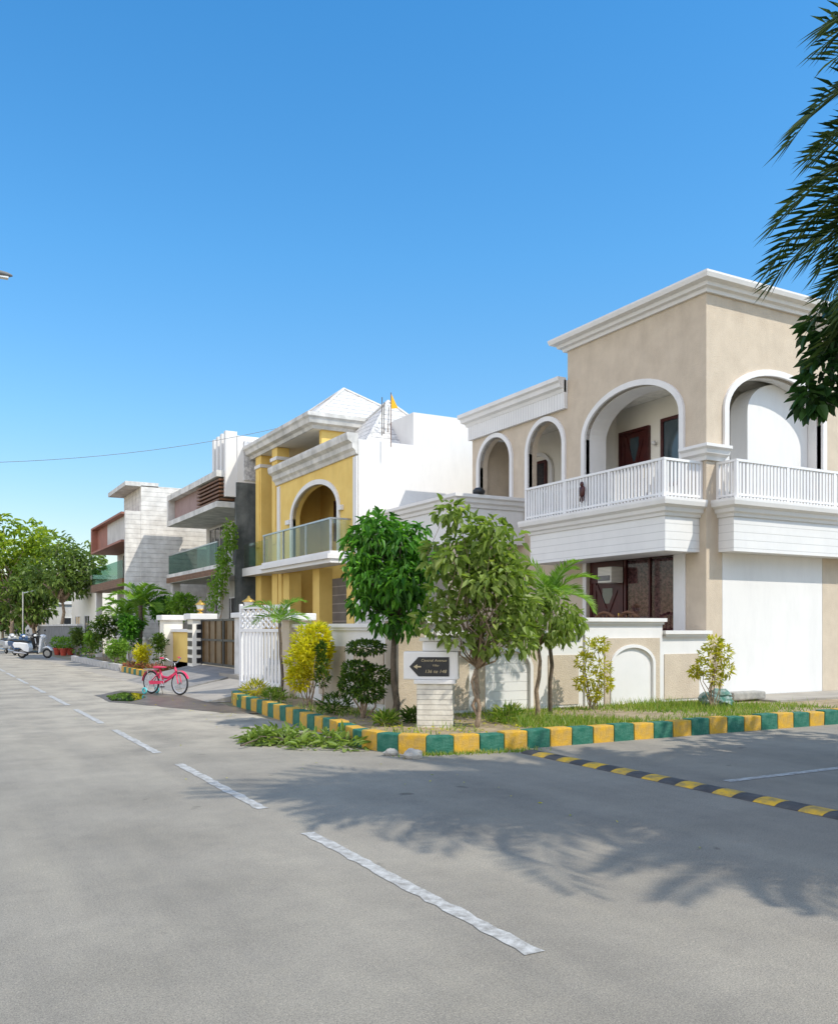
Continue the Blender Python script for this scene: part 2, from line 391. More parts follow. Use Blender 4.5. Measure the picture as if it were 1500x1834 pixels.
def tree(label,base,fork,cen,rad,nc,cr,nl,L,W,droop,lm,bm,tr,seed,cat='tree',group=None,stems=1,name='tree',pw=.5,extra=None,bk=1.):
    rnd=random.Random(seed); base=V(base); fork=V(fork); cen=V(cen)
    t=thing(name,label,cat,base,group)
    tk=MB(); br=MB(); cl=[]
    for s in range(stems):
        off=V((rnd.uniform(-1,1),rnd.uniform(-1,1),0))*tr*(2.2 if stems>1 else 0)
        p=bend(base+V((0,0,-.05))+off*.5,fork+off*1.5,rnd,5,.025); n=len(p)
        tk.tube(p,[tr*(1.25 if i==0 else 1-.4*i/(n-1))/(1 if stems==1 else 1.5) for i in range(n)],9)
    cs=[]
    for i in range(nc):
        while True:
            u=V((rnd.uniform(-1,1),rnd.uniform(-1,1),rnd.uniform(-1,1)))
            if .35<u.length<=1: break
        cs.append((V((cen.x+u.x*rad[0],cen.y+u.y*rad[1],cen.z+u.z*rad[2])),cr*rnd.uniform(.75,1.25)))
    for q,k in cs+(extra or []):
        cl.append((q,(k,k,k*.85)))
        st=fork+V((rnd.gauss(0,.3),rnd.gauss(0,.3),abs(rnd.gauss(0,.5))*(cen.z-fork.z)*.6))*tr*3
        b=bend(st*.5+fork*.5,q,rnd,4,.07); br.tube(b,[tr*.5*bk,tr*.4*bk,tr*.28*bk,tr*.18*bk,tr*.08*bk],6)
    tk.build('trunk',bm,t,smooth=True); br.build('branch',bm,t,smooth=True)
    lf=MB(); foliage(lf,cl,nl,L,W,droop,rnd,pw=pw); lf.build('crown',lm,t,recalc=False)
    return t
def frond_mb(o,az,el,length,droop,n,ll,lw,sr,rnd,vang=.35,fw=.55):
    mb=MB(); pts=[]; p=V(o); steps=14; e=el
    for i in range(steps+1):
        pts.append(p.copy()); d=V((math.cos(az)*math.cos(e),math.sin(az)*math.cos(e),math.sin(e)))
        p=p+d*(length/steps); e=max(-1.5,e-droop/steps*(.5+1.1*i/steps))
    mb.tube(pts,[sr*(1-.85*i/steps) for i in range(steps+1)],5)
    for i in range(n):
        t=.12+.88*i/(n-1); x=t*steps; k=min(steps-1,int(x)); q=pts[k].lerp(pts[k+1],x-k)
        f=(pts[k+1]-pts[k]).normalized(); sd=f.cross(V((0,0,1)))
        if sd.length<.05: sd=V((-math.sin(az),math.cos(az),0))
        sd.normalize(); up=sd.cross(f)
        l=ll*(.55+.9*math.sin(PI*min(1,t*.85+.12)))*.75
        for s in (-1,1):
            d=(f*(fw+.5*t)+sd*s*.85+up*(vang+rnd.uniform(-.25,.2))).normalized()
            tip=q+d*l+V((0,0,-.12*l)); m=q+d*(l*.45)
            w=(f-d*f.dot(d)).normalized()*lw
            mb.add([q,m-w,tip,m+w],[(0,1,2),(0,2,3)])
    return mb
def palm(name,label,base,top,nf,length,n,ll,lw,lm,tr,seed,els,droops,cat='palm',extra=None,bark='barkd',sr=.025,vang=.35,fw=.55):
    rnd=random.Random(seed); t=thing(name,label,cat,base)
    tk=MB(); p=bend(V(base)+V((0,0,-.05)),top,rnd,7,.008)
    tk.tube(p,[tr*1.2]+[tr*(1+.08*(i%2)) for i in range(1,len(p))],10); tk.build('trunk',bark,t,smooth=True)
    sp=[(i*2.39996+rnd.uniform(-.2,.2),els[0]+(els[1]-els[0])*((i+.5)/nf)+rnd.uniform(-.08,.08),length*rnd.uniform(.85,1.1),rnd.uniform(*droops)) for i in range(nf)]
    for az,el,l,dr in sp+(extra or []):
        frond_mb(top,az,el,l,dr,n,ll,lw,sr,rnd,vang,fw).build('frond',lm,t,recalc=False)
    return t
def shrub(name,label,base,clumps,nl,L,W,lm,seed,stems=5,droop=-.2,cat='shrub',bm='bark',group=None,out=.7,sr=.012):
    rnd=random.Random(seed); base=V(base); t=thing(name,label,cat,base,group)
    st=MB()
    for i in range(stems):
        c=V(clumps[i%len(clumps)][0]); st.tube(bend(base+V((rnd.gauss(0,.03),rnd.gauss(0,.03),-.03)),c+V((rnd.gauss(0,.05),rnd.gauss(0,.05),0)),rnd,3,.05),[sr,sr*.8,sr*.6,sr*.3],5)
    st.build('stem',bm,t)
    lf=MB(); foliage(lf,clumps,nl,L,W,droop,rnd,out=out); lf.build('foliage',lm,t,recalc=False)
    return t
def clumps_in(c,r,k,cr,seed):
    rnd=random.Random(seed); o=[]
    for i in range(k):
        while True:
            u=V((rnd.uniform(-1,1),rnd.uniform(-1,1),rnd.uniform(-1,1)))
            if u.length<=1: break
        q=cr*rnd.uniform(.7,1.3); o.append((V((c[0]+u.x*r[0],c[1]+u.y*r[1],c[2]+u.z*r[2])),(q,q,q)))
    return o
def lettering(txt,size,m,parent,mtx,name='lettering',shear=.25,sx=1.):
    cu=bpy.data.curves.new('t','FONT'); cu.body=txt; cu.size=size; cu.align_x='CENTER'; cu.align_y='CENTER'; cu.shear=shear; cu.extrude=.002; cu.space_character=1.08
    ob=bpy.data.objects.new('t',cu); C.objects.link(ob); bpy.context.view_layer.update()
    me=bpy.data.meshes.new_from_object(ob.evaluated_get(bpy.context.evaluated_depsgraph_get()))
    bpy.data.objects.remove(ob); me.transform(mtx@Matrix.Scale(sx,4,(1,0,0))); me.name=name
    me.materials.clear(); me.materials.append(M[m])
    o=bpy.data.objects.new(name,me); C.objects.link(o); o.parent=parent; return o

# ================================================================= SETTING
struct('ground',sheet([(-300,-150),(500,-150),(500,500),(-300,500)],-.012),'dirt','dry earth beyond the road and the houses','ground')
struct('road',sheet([(-.2,-60),(5.3,-60),(5.3,220),(-.2,220)],0),'asphalt','grey asphalt main road running away to the left','road')
struct('side_street',sheet([(5.3,3.1),(70,3.1),(70,9.7),(5.3,9.7)],0),'asphalt','asphalt side street joining from the right behind the speed bump','road')
struct('apron',sheet([(5.3,18.8),(6.32,18.8),(6.32,90),(5.3,90)],.001),'concrete','dusty concrete strip between the road and the house fronts','pavement')
for i in range(1,26):
    y=-.45+4*i; y0,y1=y,y+2.95
    rnd=random.Random(i); L=[];Rr=[]
    for k in range(31):
        yy=y0+(y1-y0)*k/30; L.append((2.573+rnd.uniform(-.012,.012),yy)); Rr.append((2.679+rnd.uniform(-.012,.012),yy))
    m=sheet(L+Rr[::-1],.004)
    d=struct('road_marking',m,'paint','white centre dash painted on the main road, part of the line running away','marking'); d['group']='centre dashes of the main road'
struct('road_marking',sheet([(7.3,6.5),(12.5,6.5),(12.5,6.61),(7.3,6.61)],.004),'paint','white centre line painted on the shaded side street past the speed bump','marking')

# kerb polyline (outer face), clockwise round the corner garden
KP=[(6.55,18.75),(5.85,18.85),(5.62,18.0),(5.47,15.2),(5.3,12.4),(5.08,10.6),(5.22,10.08),(5.62,9.72),(6.3,9.62),(9,9.6),(21,9.45)]
bed=[(5.8,18.7),(5.75,18),(5.6,15.2),(5.42,12.4),(5.2,10.6),(5.32,10.2),(5.7,9.84),(6.35,9.75),(9,9.73),(21,9.58),(21,13.05),(13.95,13.05),(6.95,13.1),(6.95,18.6)]
struct('garden_bed',sheet(bed,.15),'soil','bare soil garden bed inside the painted kerb at the corner','soil')
rb=random.Random(3)
def kerb_proto(m,l,w=.2,h=.27):
    return MB().box(-l/2,l/2,0,w,-.03,h).build('kerb_stone',m,loc=(0,0,0),bevel=.018)
def lay_kerb(path,l,mats,labels,w=.2,h=.27):
    protos=[kerb_proto(m,l-.012,w,h) for m in mats]; used=[False]*len(protos)
    P=[V((a,b,0)) for a,b in path]; k=0
    tot=[(P[i+1]-P[i]).length for i in range(len(P)-1)]; T=sum(tot); s=l/2
    def pt(s):
        for i,t in enumerate(tot):
            if s<=t: return P[i]+(P[i+1]-P[i])*(s/t)
            s-=t
        return P[-1]
    while s<T-l*.4:
        a=pt(max(0,s-l/2)); b=pt(min(T,s+l/2)); d=(b-a).normalized(); j=k%len(mats)
        if used[j]: o=protos[j].copy(); C.objects.link(o)
        else: o=protos[j]; used[j]=True
        c=(a+b)/2; o.location=(c.x,c.y,rb.uniform(-.02,.008)); o.rotation_euler=(rb.uniform(-.03,.03),rb.uniform(-.01,.01),math.atan2(d.y,d.x)+rb.uniform(-.02,.02))
        lb=labels(j,c); tag(o,lb,'kerb',lb)
        s+=l; k+=1
def klabel(j,c):
    col=('yellow','dark green')[j]
    if c.y<10.6 and c.x<6.4: return col+' painted kerb stone on the rounded corner below the street sign'
    if c.x<6.6 and c.y>=10.6: return col+' painted kerb stone in the left row along the main road'
    return col+' painted kerb stone in the right row along the side street'
lay_kerb(KP,.37,['kyel','kgrn'],klabel,.2,.24)
lay_kerb([(6.32,33.5),(6.32,28.3),(7.2,28.3)],.42,['kyel','kgrn'],lambda j,c:('yellow','dark green')[j]+' painted kerb stone edging the far flower bed before the grey house',.16,.2)
lay_kerb([(6.32,46),(6.32,33.6)],.8,['kgry'],lambda j,c:'plain grey kerb stone edging the far shrub bed near the scooters',.16,.25)
struct('flower_bed',sheet([(6.45,28.45),(8.2,28.45),(8.2,46),(6.45,46)],.12),'soil','far flower bed in front of the grey modern house','soil')
# raised ground of the plots, driveway ramps
def slope(y0,x0,x1,z1,y1):
    m=MB(); m.add([(x0,y0,.003),(x1,y0,z1),(x1,y0,-.05),(x0,y0,-.05),(x0,y1,.003),(x1,y1,z1),(x1,y1,-.05),(x0,y1,-.05)],[(0,1,2,3),(4,7,6,5),(0,4,5,1),(1,5,6,2),(2,6,7,3),(3,7,4,0)]); return m
struct('driveway',slope(18.95,5.35,6.9,.3,22.3),'concrete','concrete driveway sloping up to the white gate','driveway')
struct('driveway',slope(22.6,5.45,7.55,.45,28.1),'ramp','grey grooved ramp rising to the brown gate','driveway')
struct('yard',MB().box(6.93,13.88,13.2,23.4,-.05,.4),'concrete','paved front yard inside the corner house wall','yard')
struct('yard',MB().box(7.62,11,23.75,33,-.05,.45),'concrete','paved front yard inside the yellow house wall','yard')
struct('paving',MB().box(14.4,21,11.7,12.98,.0,.19),'concrete','pale paving slab in front of the white ground floor panel','paving')
def wobble(pts,n,amp,seed):
    rnd=random.Random(seed); o=[]
    for i in range(len(pts)):
        a=V(pts[i]); b=V(pts[(i+1)%len(pts)])
        for k in range(n): q=a.lerp(b,k/n); o.append((q.x+rnd.uniform(-amp,amp),q.y+rnd.uniform(-amp,amp)))
    return o
def gp(l): return [(G(*p).x,G(*p).y) for p in l]
struct('wet_patch',sheet(wobble(gp([(172,1246),(215,1237),(262,1239),(330,1246),(400,1262),(470,1279),(400,1277),(310,1268),(235,1261),(190,1257)]),5,.05,1),.004),'wet','dark wet patch spreading from the puddle across the road edge','wet patch')
struct('puddle',sheet(wobble(gp([(188,1247),(222,1240),(255,1243),(262,1250),(235,1257),(200,1256)]),5,.04,2),.008),'water','shallow puddle of water left of the red bicycle','water')

# grass, litter
rnd=random.Random(8); gm=MB()
def blade(x,y,z,h):
    a=rnd.uniform(0,6.28); w=.006+.005*rnd.random(); lx,ly=rnd.gauss(0,.35)*h,rnd.gauss(0,.35)*h
    gm.add([(x-w*math.cos(a),y-w*math.sin(a),z),(x+w*math.cos(a),y+w*math.sin(a),z),(x+lx,y+ly,z+h)],[(0,1,2)])
for i in range(17000):
    x=rnd.uniform(7.6,14.3); y=rnd.uniform(9.85,12.7)
    k=math.sin(x*1.7)+math.sin(y*2.3+x)+rnd.gauss(0,.7)
    if k<-.25: continue
    blade(x,y,.15,rnd.uniform(.03,.1)+(.12*rnd.random() if k>1.4 else 0))
for i in range(2200):
    y=rnd.uniform(10,18.5); x=rnd.uniform(5.5,6.8)
    if math.sin(x*3.1+y)+math.sin(y*1.9)+rnd.gauss(0,.6)<.6: continue
    blade(x,y,.15,rnd.uniform(.04,.18))
for i in range(500):
    t=rnd.random(); p=V((5.3,9.85)).lerp(V((6.9,9.5)),t); blade(p.x+rnd.gauss(0,.12),p.y-.1+rnd.gauss(0,.05),0,rnd.uniform(.02,.07))
g=gm.build('grass','l_grass',loc=(0,0,0),recalc=False); tag(g,'patchy green grass growing in the corner garden beds','grass',kind='stuff')
lt=MB()
for i in range(150):
    y=rnd.uniform(3,20); x=rnd.uniform(.5,5.2) if rnd.random()<.12 else rnd.gauss(4.9,.4)
    if x>5.15 or (y<9 and rnd.random()<.7): continue
    lt.leaf(V((x,y,.012)),V((rnd.gauss(0,1),rnd.gauss(0,1),.1)),.04*rnd.uniform(.5,1.2),.02,rnd,.1,.1)
for i in range(600):
    lt.leaf(V((rnd.uniform(5.5,9.5),rnd.uniform(9.9,12.8),.165)),V((rnd.gauss(0,1),rnd.gauss(0,1),.2)),.07*rnd.uniform(.5,1.3),.03,rnd,.1,.1)
tag(lt.build('fallen_leaf_litter','l_ygr',loc=(0,0,0),recalc=False),'scattered fallen leaves on the road and soil','leaves',kind='stuff')
for i,(px,py,s,lb) in enumerate([(740,1358,.13,'pale broken stone lying at the foot of the kerb corner'),(700,1353,.1,'flat grey stone beside the kerb left of the corner'),(722,1349,.07,'small pebble tucked under the kerb corner')]):
    p=G(px,py); q=MB(); q.ball((p.x,p.y,s*.35),(s,s*.8,s*.55),9,6,.18,rnd); tag(q.build('stone','stone'),lb,'stone')

# ================================================================= HOUSE 1 (tan corner house)
XF,YF=13.9,13.0
h1=thing('house','two storey tan corner house with white arches and balconies','house',(XF,YF,0))
w=MB()
arch_wall(w,'x',13.0,17.45,4.2,8.42,13.7,16.75,4.2,6.1,.88,13.9,14.15)
arch_wall(w,'y',14.15,18.5,4.2,8.42,14.5,17.45,4.2,6.1,.86,13.0,13.25)
w.bxa('x',13.0,13.88,13.9,14.15,0,4.2); w.bxa('x',16.72,21.8,13.9,14.15,0,4.2); w.bxa('x',13.88,16.72,13.9,14.15,3.2,4.2); w.bxa('x',13.88,16.72,13.9,14.15,0,.9)
w.bxa('y',14.15,14.35,13.0,13.25,0,4.2); w.bxa('y',17.5,18.5,13.0,13.25,0,4.2); w.bxa('y',14.35,17.5,13.04,13.25,3.15,4.2)
arch_wall(w,'x',17.45,19.45,4.2,7.0,17.62,19.05,4.2,6.15,.7,13.9,14.15)
arch_wall(w,'x',19.45,21.8,4.2,7.0,19.87,21.4,4.2,6.15,.72,13.9,14.15)
w.box(14.15,18.25,17.2,17.45,7.2,8.42); w.box(18.25,18.5,13.25,17.45,4.2,8.42); w.box(14.15,18.5,21.55,21.8,0,7.0)
w.build('wall','tan',h1)
i=MB(); i.box(15.3,18.24,14.4,21.5,4.2,7.04); i.box(14.16,15.3,17.27,17.44,4.2,7.04); i.box(14.2,18.4,13.3,21.5,.0,4.0)
i.build('inner_wall','cream',h1)
c=MB(); c.box(14.152,18.24,13.252,21.54,7.045,7.19); c.box(14.152,18.24,13.252,21.54,4.0,4.195); c.box(14.15,18.24,13.25,17.19,8.2,8.35)
c.build('floor_slab','ceil',h1)
p=MB(); p.bxa('y',14.36,17.49,13.0,13.2,0,3.14); p.build('panel','whitewall',h1,label='plain white ground floor wall panel')
t=MB(); PA,PB=xY(1338,13.33),17.44; t.bxa('y',PA,PB,13.33,13.8,4.2,6.25)
for a,b in zip(arch_pts(PA,PB,6.25,.68)[:-1],arch_pts(PA,PB,6.25,.68)[1:]): t.prism([a,b,(b[0],6.25),(a[0],6.25)],'y',13.33,13.8)
t.build('panel','whitewall',h1,label='bright white arched panel inside the right balcony')
for args in (('x',13.7,16.75,4.2,6.1,.88,.13,13.84,14.0),('y',14.5,17.45,4.2,6.1,.86,.13,12.94,13.1),('x',17.62,19.05,4.2,6.15,.7,.12,13.84,14.0),('x',19.87,21.4,4.2,6.15,.72,.12,13.84,14.0)):
    a=MB(); arch_trim(a,*args); a.build('arch_trim','white',h1)
for ax,ua,ub,zb,zs,rise,wd,t0,t1 in (('x',13.72,16.73,4.2,6.1,.862,.03,14.0,14.5),('y',14.52,17.43,4.2,6.1,.842,.03,13.1,13.32)):
    a=MB(); arch_trim(a,ax,ua,ub,zb,zs,rise,wd,t0,t1); a.build('arch_lining','white',h1)
prof=lambda z:[(0,z),(.06,z),(.08,z+.07),(.16,z+.09),(.18,z+.16),(.3,z+.19),(.33,z+.27),(.33,z+.31),(0,z+.31)]
a=MB(); a.sweep([(18.55,17.5),(13.9,17.5),(13.9,13.0),(18.55,13.0)],prof(8.4)); a.build('cornice','white',h1)
a=MB(); a.box(14.0,18.4,13.1,17.4,8.42,8.6); a.build('roof','concrete',h1)
a=MB(); a.sweep([(15,21.9),(13.86,21.9),(13.86,17.46)],[(0,7.4),(.07,7.4),(.1,7.48),(.18,7.52),(.2,7.62),(.26,7.66),(.26,7.76),(0,7.76)]); a.build('cornice','white',h1)
a=MB(); a.box(13.8,14.1,17.46,21.88,7.0,7.7); a.box(14.1,18.3,21.6,21.88,7.0,7.7); a.build('parapet','ribs',h1)
def balcony(parent,path,body,z0,z1,m):
    b=MB(); b.box(*body,z0,z1); b=b.build('balcony',m,parent)
    s=MB(); z=z1-.36; s.sweep(path,[(0,z),(.03,z),(.05,z+.06),(.1,z+.09),(.12,z+.16),(.2,z+.21),(.22,z+.29),(.22,z+.345),(0,z+.345)]); s.build('moulding','white',b)
    return b
b1=balcony(h1,[(13.9,17.7),(12.95,17.7),(12.95,13.18),(13.9,13.18)],(12.952,13.898,13.182,17.698),3.14,4.2,'siding')
rail(b1,[((13.84,17.72),(12.86,17.72)),((12.86,17.72),(12.86,13.12)),((12.86,13.12),(13.86,13.12))],4.2,4.98)
b2=balcony(h1,[(14.24,13.0),(14.24,12.6),(19.4,12.6)],(14.242,19.4,12.602,12.998),3.14,4.2,'siding')
rail(b2,[((14.2,12.96),(14.2,12.5)),((14.2,12.5),(19.3,12.5))],4.2,4.97)
a=MB(); a.sweep([(13.9,13.55),(13.9,13.0),(14.42,13.0)],[(0,5.0),(.04,5.0),(.06,5.08),(.14,5.12),(.16,5.2),(.22,5.24),(.22,5.3),(0,5.3)]); a.build('capital','white',h1)
a=MB(); a.sweep([(13.9,17.9),(13.9,16.9)],[(0,5.0),(.04,5.0),(.06,5.08),(.14,5.12),(.16,5.2),(0,5.2)]); a.build('capital','white',h1)
cn=MB(); cn.box(11.852,13.898,19.252,23.4,3.77,4.9); cn=cn.build('porch_canopy','ribs',h1)
s=MB(); s.sweep([(11.85,23.4),(11.85,19.25),(13.9,19.25)],[(0,4.66),(.04,4.66),(.06,4.74),(.12,4.78),(.14,4.86),(.2,4.9),(.2,4.98),(0,4.98)]); s.build('moulding','white',cn)
for (x,y) in ((12.05,19.6),(12.05,23.0)):
    k=MB(); k.box(x-.19,x+.19,y-.19,y+.19,.4,3.76); k.build('column','tan',h1)
door(h1,'x',16.05,17.1,4.2,6.46,15.22)
window(h1,'x',14.95,15.66,4.9,6.52,15.23,'maroon','blueglass',0,.08)
window(h1,'x',20.1,20.6,4.9,6.3,15.23,'maroon','darkglass',0,.07)
dz=MB(); arch_trim(dz,'x',19.9,21.1,4.2,5.95,.5,.1,15.22,15.32); dz.build('arch_trim','white',h1)
ps=MB(); ps.bxa('x',17.46,18.7,15.26,15.31,6.2,6.9); ps.build('wall_panel','ceil',h1)
ww=window(h1,'x',13.9,15.5,.9,3.19,13.96,'maroon','pane',1,.06,0)
cu=MB(); n=70
vs=[];fs=[]
for k in range(n+1):
    y=13.95+1.52*k/n; x=14.10+.04*math.sin(k*1.15)
    vs+=[(x,y,.95),(x,y,3.12)]
for k in range(n): fs.append((2*k,2*k+1,2*k+3,2*k+2))
cu.add(vs,fs); cu.build('curtain','curtain',ww,smooth=True)
door(h1,'x',15.55,16.7,.9,2.72,13.97)
tr=MB(); tr.bxa('x',15.55,16.7,13.98,14.14,2.723,3.19); tr.build('transom','maroon',h1)
for ya,yb in ((13.55,13.88),(16.72,16.85)):
    t=MB(); t.bxa('x',ya,yb,13.87,13.899,.9,3.15); t.build('window_trim','white',h1)
for k,(py,pz) in enumerate(((14.2,6.2),(15.85,6.0))):
    l=MB(); l.ball((15.2,py,pz),(.06,.06,.05),8,6); l.tube([(15.3,py,pz-.05),(15.22,py,pz-.05),(15.2,py,pz)],.015,6); l.build('wall_lamp','white',h1,smooth=True)
vb=MB(); vb.box(12.4,13.88,13.3,18.6,.4,.9); vb.build('verandah','concrete',h1)

ac=thing('air_conditioner','cream window air conditioner above the maroon ground floor door','air conditioner',(13.7,15.75,2.6))
MB().box(13.6,13.955,15.52,15.98,2.62,2.98).build('case','acw',ac,bevel=.015)
f=MB(); f.box(13.58,13.598,15.56,15.94,2.67,2.78); f.build('grille','dgrey',ac)
orn=thing('hanging_ornament','dark carved ornament hung on the white balcony railing','ornament',(12.78,15.55,4.5))
k=MB(); k.ball((12.79,15.55,4.62),(.04,.1,.13),10,7,.15,rnd); k.ball((12.78,15.55,4.78),(.03,.06,.06),8,6); k.build('body','maroon',orn,smooth=True)
k=MB(); k.tube([(12.8,15.49,4.5),(12.78,15.49,4.4)],.015,5); k.tube([(12.8,15.61,4.5),(12.78,15.61,4.4)],.015,5); k.tube([(12.8,15.55,4.5),(12.78,15.55,4.37)],.015,5); k.build('tassel','maroon',orn)
o=MB(); y=yX(857,12.4); o.lathe((12.4,y,4.98),[(.0,0),(.12,.0),(.16,.05),(.16,.11),(.1,.17),(.02,.19)],14)
tag(o.build('garden_globe','black',smooth=True),'shiny black dome sitting on the terrace edge of the corner house','ornament')
def chair_thing(y,label):
    t=thing('bench_chair',label,'chair',(13.3,y,.9))
    MB().box(13.05,13.5,y-.28,y+.28,1.32,1.37).build('seat','wood',t)
    b=MB(); b.tube([(13.1,y-.28,.9),(13.06,y-.28,1.85)],.03,6); b.tube([(13.1,y+.28,.9),(13.06,y+.28,1.85)],.03,6)
    b.tube([(13.06,y-.3,1.82),(13.04,y-.15,1.9),(13.04,y,1.93),(13.04,y+.15,1.9),(13.06,y+.3,1.82)],.035,6)
    for k in range(4): b.tube([(13.08,y-.18+.12*k,1.37),(13.05,y-.18+.12*k,1.87)],.015,5)
    b.build('backrest','wood',t)
    for s in (-1,1):
        l=MB(); l.tube([(13.47,y+s*.26,.9),(13.47,y+s*.26,1.55)],.025,6); l.build('leg','wood',t)
        l=MB(); l.tube([(13.06,y+s*.28,1.58),(13.5,y+s*.28,1.56)],.025,6); l.build('armrest','wood',t)
    return t
chair_thing(14.35,'carved wooden chair under the curtained window, nearer the house corner')
chair_thing(15.1,'carved wooden chair under the curtained window, nearer the maroon door')

# ---- compound wall of house 1
bw=thing('boundary_wall','white and tan boundary wall with arched niches around the corner house','wall',(10,13,0))
b=MB(); b.box(6.85,13.88,12.9,13.12,0,1.42); b.box(6.85,7.05,13.12,17.95,0,1.55)
x0,x1=xY(1045,12.9),xY(1183,12.9); b.box(x0,x1,12.86,13.14,0,1.66)
x2,x3=xY(715,12.9),xY(775,12.9); b.box(6.84,x3,12.88,13.13,0,1.62)
b.build('wall','white',bw)
c=MB()
def cap(xa,xb,z,y=12.9): c.box(xa,xb,y-.1,y+.3,z+.05,z+.12); c.box(xa+.04,xb-.04,y-.06,y+.26,z,z+.05)
cap(x3+.01,x0-.03,1.42); cap(x1+.03,13.86,1.42); cap(x0-.05,x1+.05,1.66,12.88); cap(6.76,x3+.05,1.62,12.88)
c.box(6.76,7.14,13.3,17.9,1.6,1.67); c.box(6.8,7.1,13.28,17.92,1.55,1.6)
c.build('coping','white',bw)
def tanpanel(pa,pb,za,zb,arch=False):
    xa,xb=xY(pa,12.88),xY(pb,12.88); q=MB()
    if not arch: q.box(xa,xb,12.885,12.91,za,zb); q.build('panel','tan',bw)
    else:
        m=.1*(xb-xa); arch_wall(q,'y',xa,xb,za,zb,xa+m,xb-m,za,zb-.5,.36,12.83,12.91); q.build('panel','tan',bw)
        t=MB(); arch_trim(t,'y',xa+m+.05,xb-m-.05,za,zb-.5,.32,.06,12.81,12.86); t.build('niche_trim','white',bw)
        s=MB(); s.box(xa+m+.03,xb-m-.03,12.87,12.9,za,zb-.05); s.build('niche','siding',bw)
tanpanel(1080,1178,.15,1.4,True); tanpanel(1190,1252,.2,1.08); tanpanel(982,1036,.2,1.1); tanpanel(855,960,.15,1.38,True); tanpanel(775,840,.2,1.1)
for (ya,yb) in ((13.5,14.7),(15.1,16.3),(16.6,17.55)):
    q=MB(); q.box(6.82,6.86,ya,yb,.3,1.25); q.build('panel','tan',bw)
MB().box(6.72,7.2,12.75,13.22,0,1.7).build('pillar','tan',bw)
MB().box(6.64,7.28,12.67,13.3,1.7,1.84).build('pillar_cap','white',bw,bevel=.02)
MB().box(6.7,7.2,17.6,18.05,0,1.75).build('pillar','tan',bw)
MB().box(6.62,7.28,17.52,18.13,1.75,1.9).build('pillar_cap','white',bw,bevel=.02)
gp1=thing('gate_pillar','white capped gate pillar between the white gate and the brown gate','pillar',(7.4,22.3,0))
MB().box(7.1,7.65,22.0,22.6,0,1.85).build('shaft','oldwhite',gp1)
MB().box(7.02,7.73,21.92,22.68,1.85,1.98).build('cap','white',gp1,bevel=.02)
def gate_lamp(x,y,z,label):
    t=thing('gate_lamp',label,'lamp',(x,y,z))
    b=MB(); b.lathe((x,y,z),[(.1,0),(.1,.03),(.04,.05),(.04,.09),(.12,.12),(.13,.14)],12); b.build('base','brass',t,smooth=True)
    b=MB(); b.lathe((x,y,z),[(.09,.14),(.14,.28)],8); b.build('glass','lamp',t)
    b=MB(); b.lathe((x,y,z),[(.18,.28),(.16,.31),(.05,.38),(.02,.44)],12); b.build('cap','brass',t,smooth=True)
gate_lamp(7.38,22.3,1.98,'brass gate lamp on the pillar right of the brown gate')
gt=thing('gate','white metal gate leaf with vertical bars standing open over the driveway','gate',(6.9,18.1,.3))
a=V((6.88,18.1,0)); e=V((6.42,20.0,0)); L=(e-a).length; d=(e-a)/L; nn=V((d.y,-d.x,0))
def gbar(mb,s0,s1,z0,z1,th=.018):
    vs=[a+d*s0-nn*th,a+d*s1-nn*th,a+d*s1+nn*th,a+d*s0+nn*th]
    mb.add([(v.x,v.y,z0) for v in vs]+[(v.x,v.y,z1) for v in vs],[(0,3,2,1),(4,5,6,7),(0,1,5,4),(1,2,6,5),(2,3,7,6),(3,0,4,7)])
g1=MB(); gbar(g1,0,.07,.3,2.1,.03); gbar(g1,L-.07,L,.25,2.14,.03); gbar(g1,.07,L-.07,.3,.38,.025); gbar(g1,.07,L-.07,1.5,1.57,.025); gbar(g1,.07,L-.07,2.02,2.1,.025); g1.build('frame','metalw',gt)
g2=MB(); k=13
for j in range(1,k): s=.07+(L-.14)*j/k; gbar(g2,s-.04,s+.04,.38,1.5,.012)
g2.build('bars','metalw',gt)
g3=MB()
for j in range(9):
    for z in (1.66,1.79,1.93):
        s=.13+(L-.26)*j/8; q=a+d*s; g3.ring((q.x,q.y,z),nn,.065,.024,12,5)
g3.build('scrollwork','metalw',gt)

# ---- street sign
sp=at(781,1300,13.1); nx=V((-.58,-.815,0)).normalized(); rx=V((-nx.y,nx.x,0))
st=thing('street_sign','cream stone clad street sign with black and gold lettered plaque','sign',(sp.x,sp.y,.1))
fr=Matrix(((rx.x,-nx.x,0,0),(rx.y,-nx.y,0,0),(0,0,1,0),(0,0,0,1)))
def place(mb): mb.v=[tuple(fr@V(v)+V((sp.x,sp.y,0))) for v in mb.v]; return mb
def sgn(x0,x1,y0,y1,z0,z1): return place(MB().box(x0,x1,y0,y1,z0,z1))
sgn(-.27,.25,-.17,.17,.08,.78).build('pedestal','clad',st,bevel=.012)
sgn(-.31,.29,-.2,.2,.78,.84).build('ledge','white',st,bevel=.01)
sgn(-.47,.33,-.13,.13,.84,1.25).build('board','white',st,bevel=.02)
sgn(-.2,.4,-.08,.2,1.252,1.40).build('pediment','white',st,bevel=.03)
sgn(-.24,.44,-.1,.24,1.40,1.45).build('pediment_cap','white',st,bevel=.012)
pl=place(MB().prism([(-.38,1.03),(-.25,1.17),(.2,1.17),(.2,.89),(-.25,.89)],'y',-.138,-.129)).build('plaque','black',st)
def tm(x,z): return Matrix.Translation(fr@V((x,-.141,z)) -V((0,0,.1)))@fr@Matrix.Rotation(R(90),4,'X')
lettering('Central Avenue',.054,'goldpaint',pl,tm(-.025,1.12)); lettering('Villas',.042,'goldpaint',pl,tm(0,1.048)); lettering('136 to 148',.066,'goldpaint',pl,tm(0,.96))
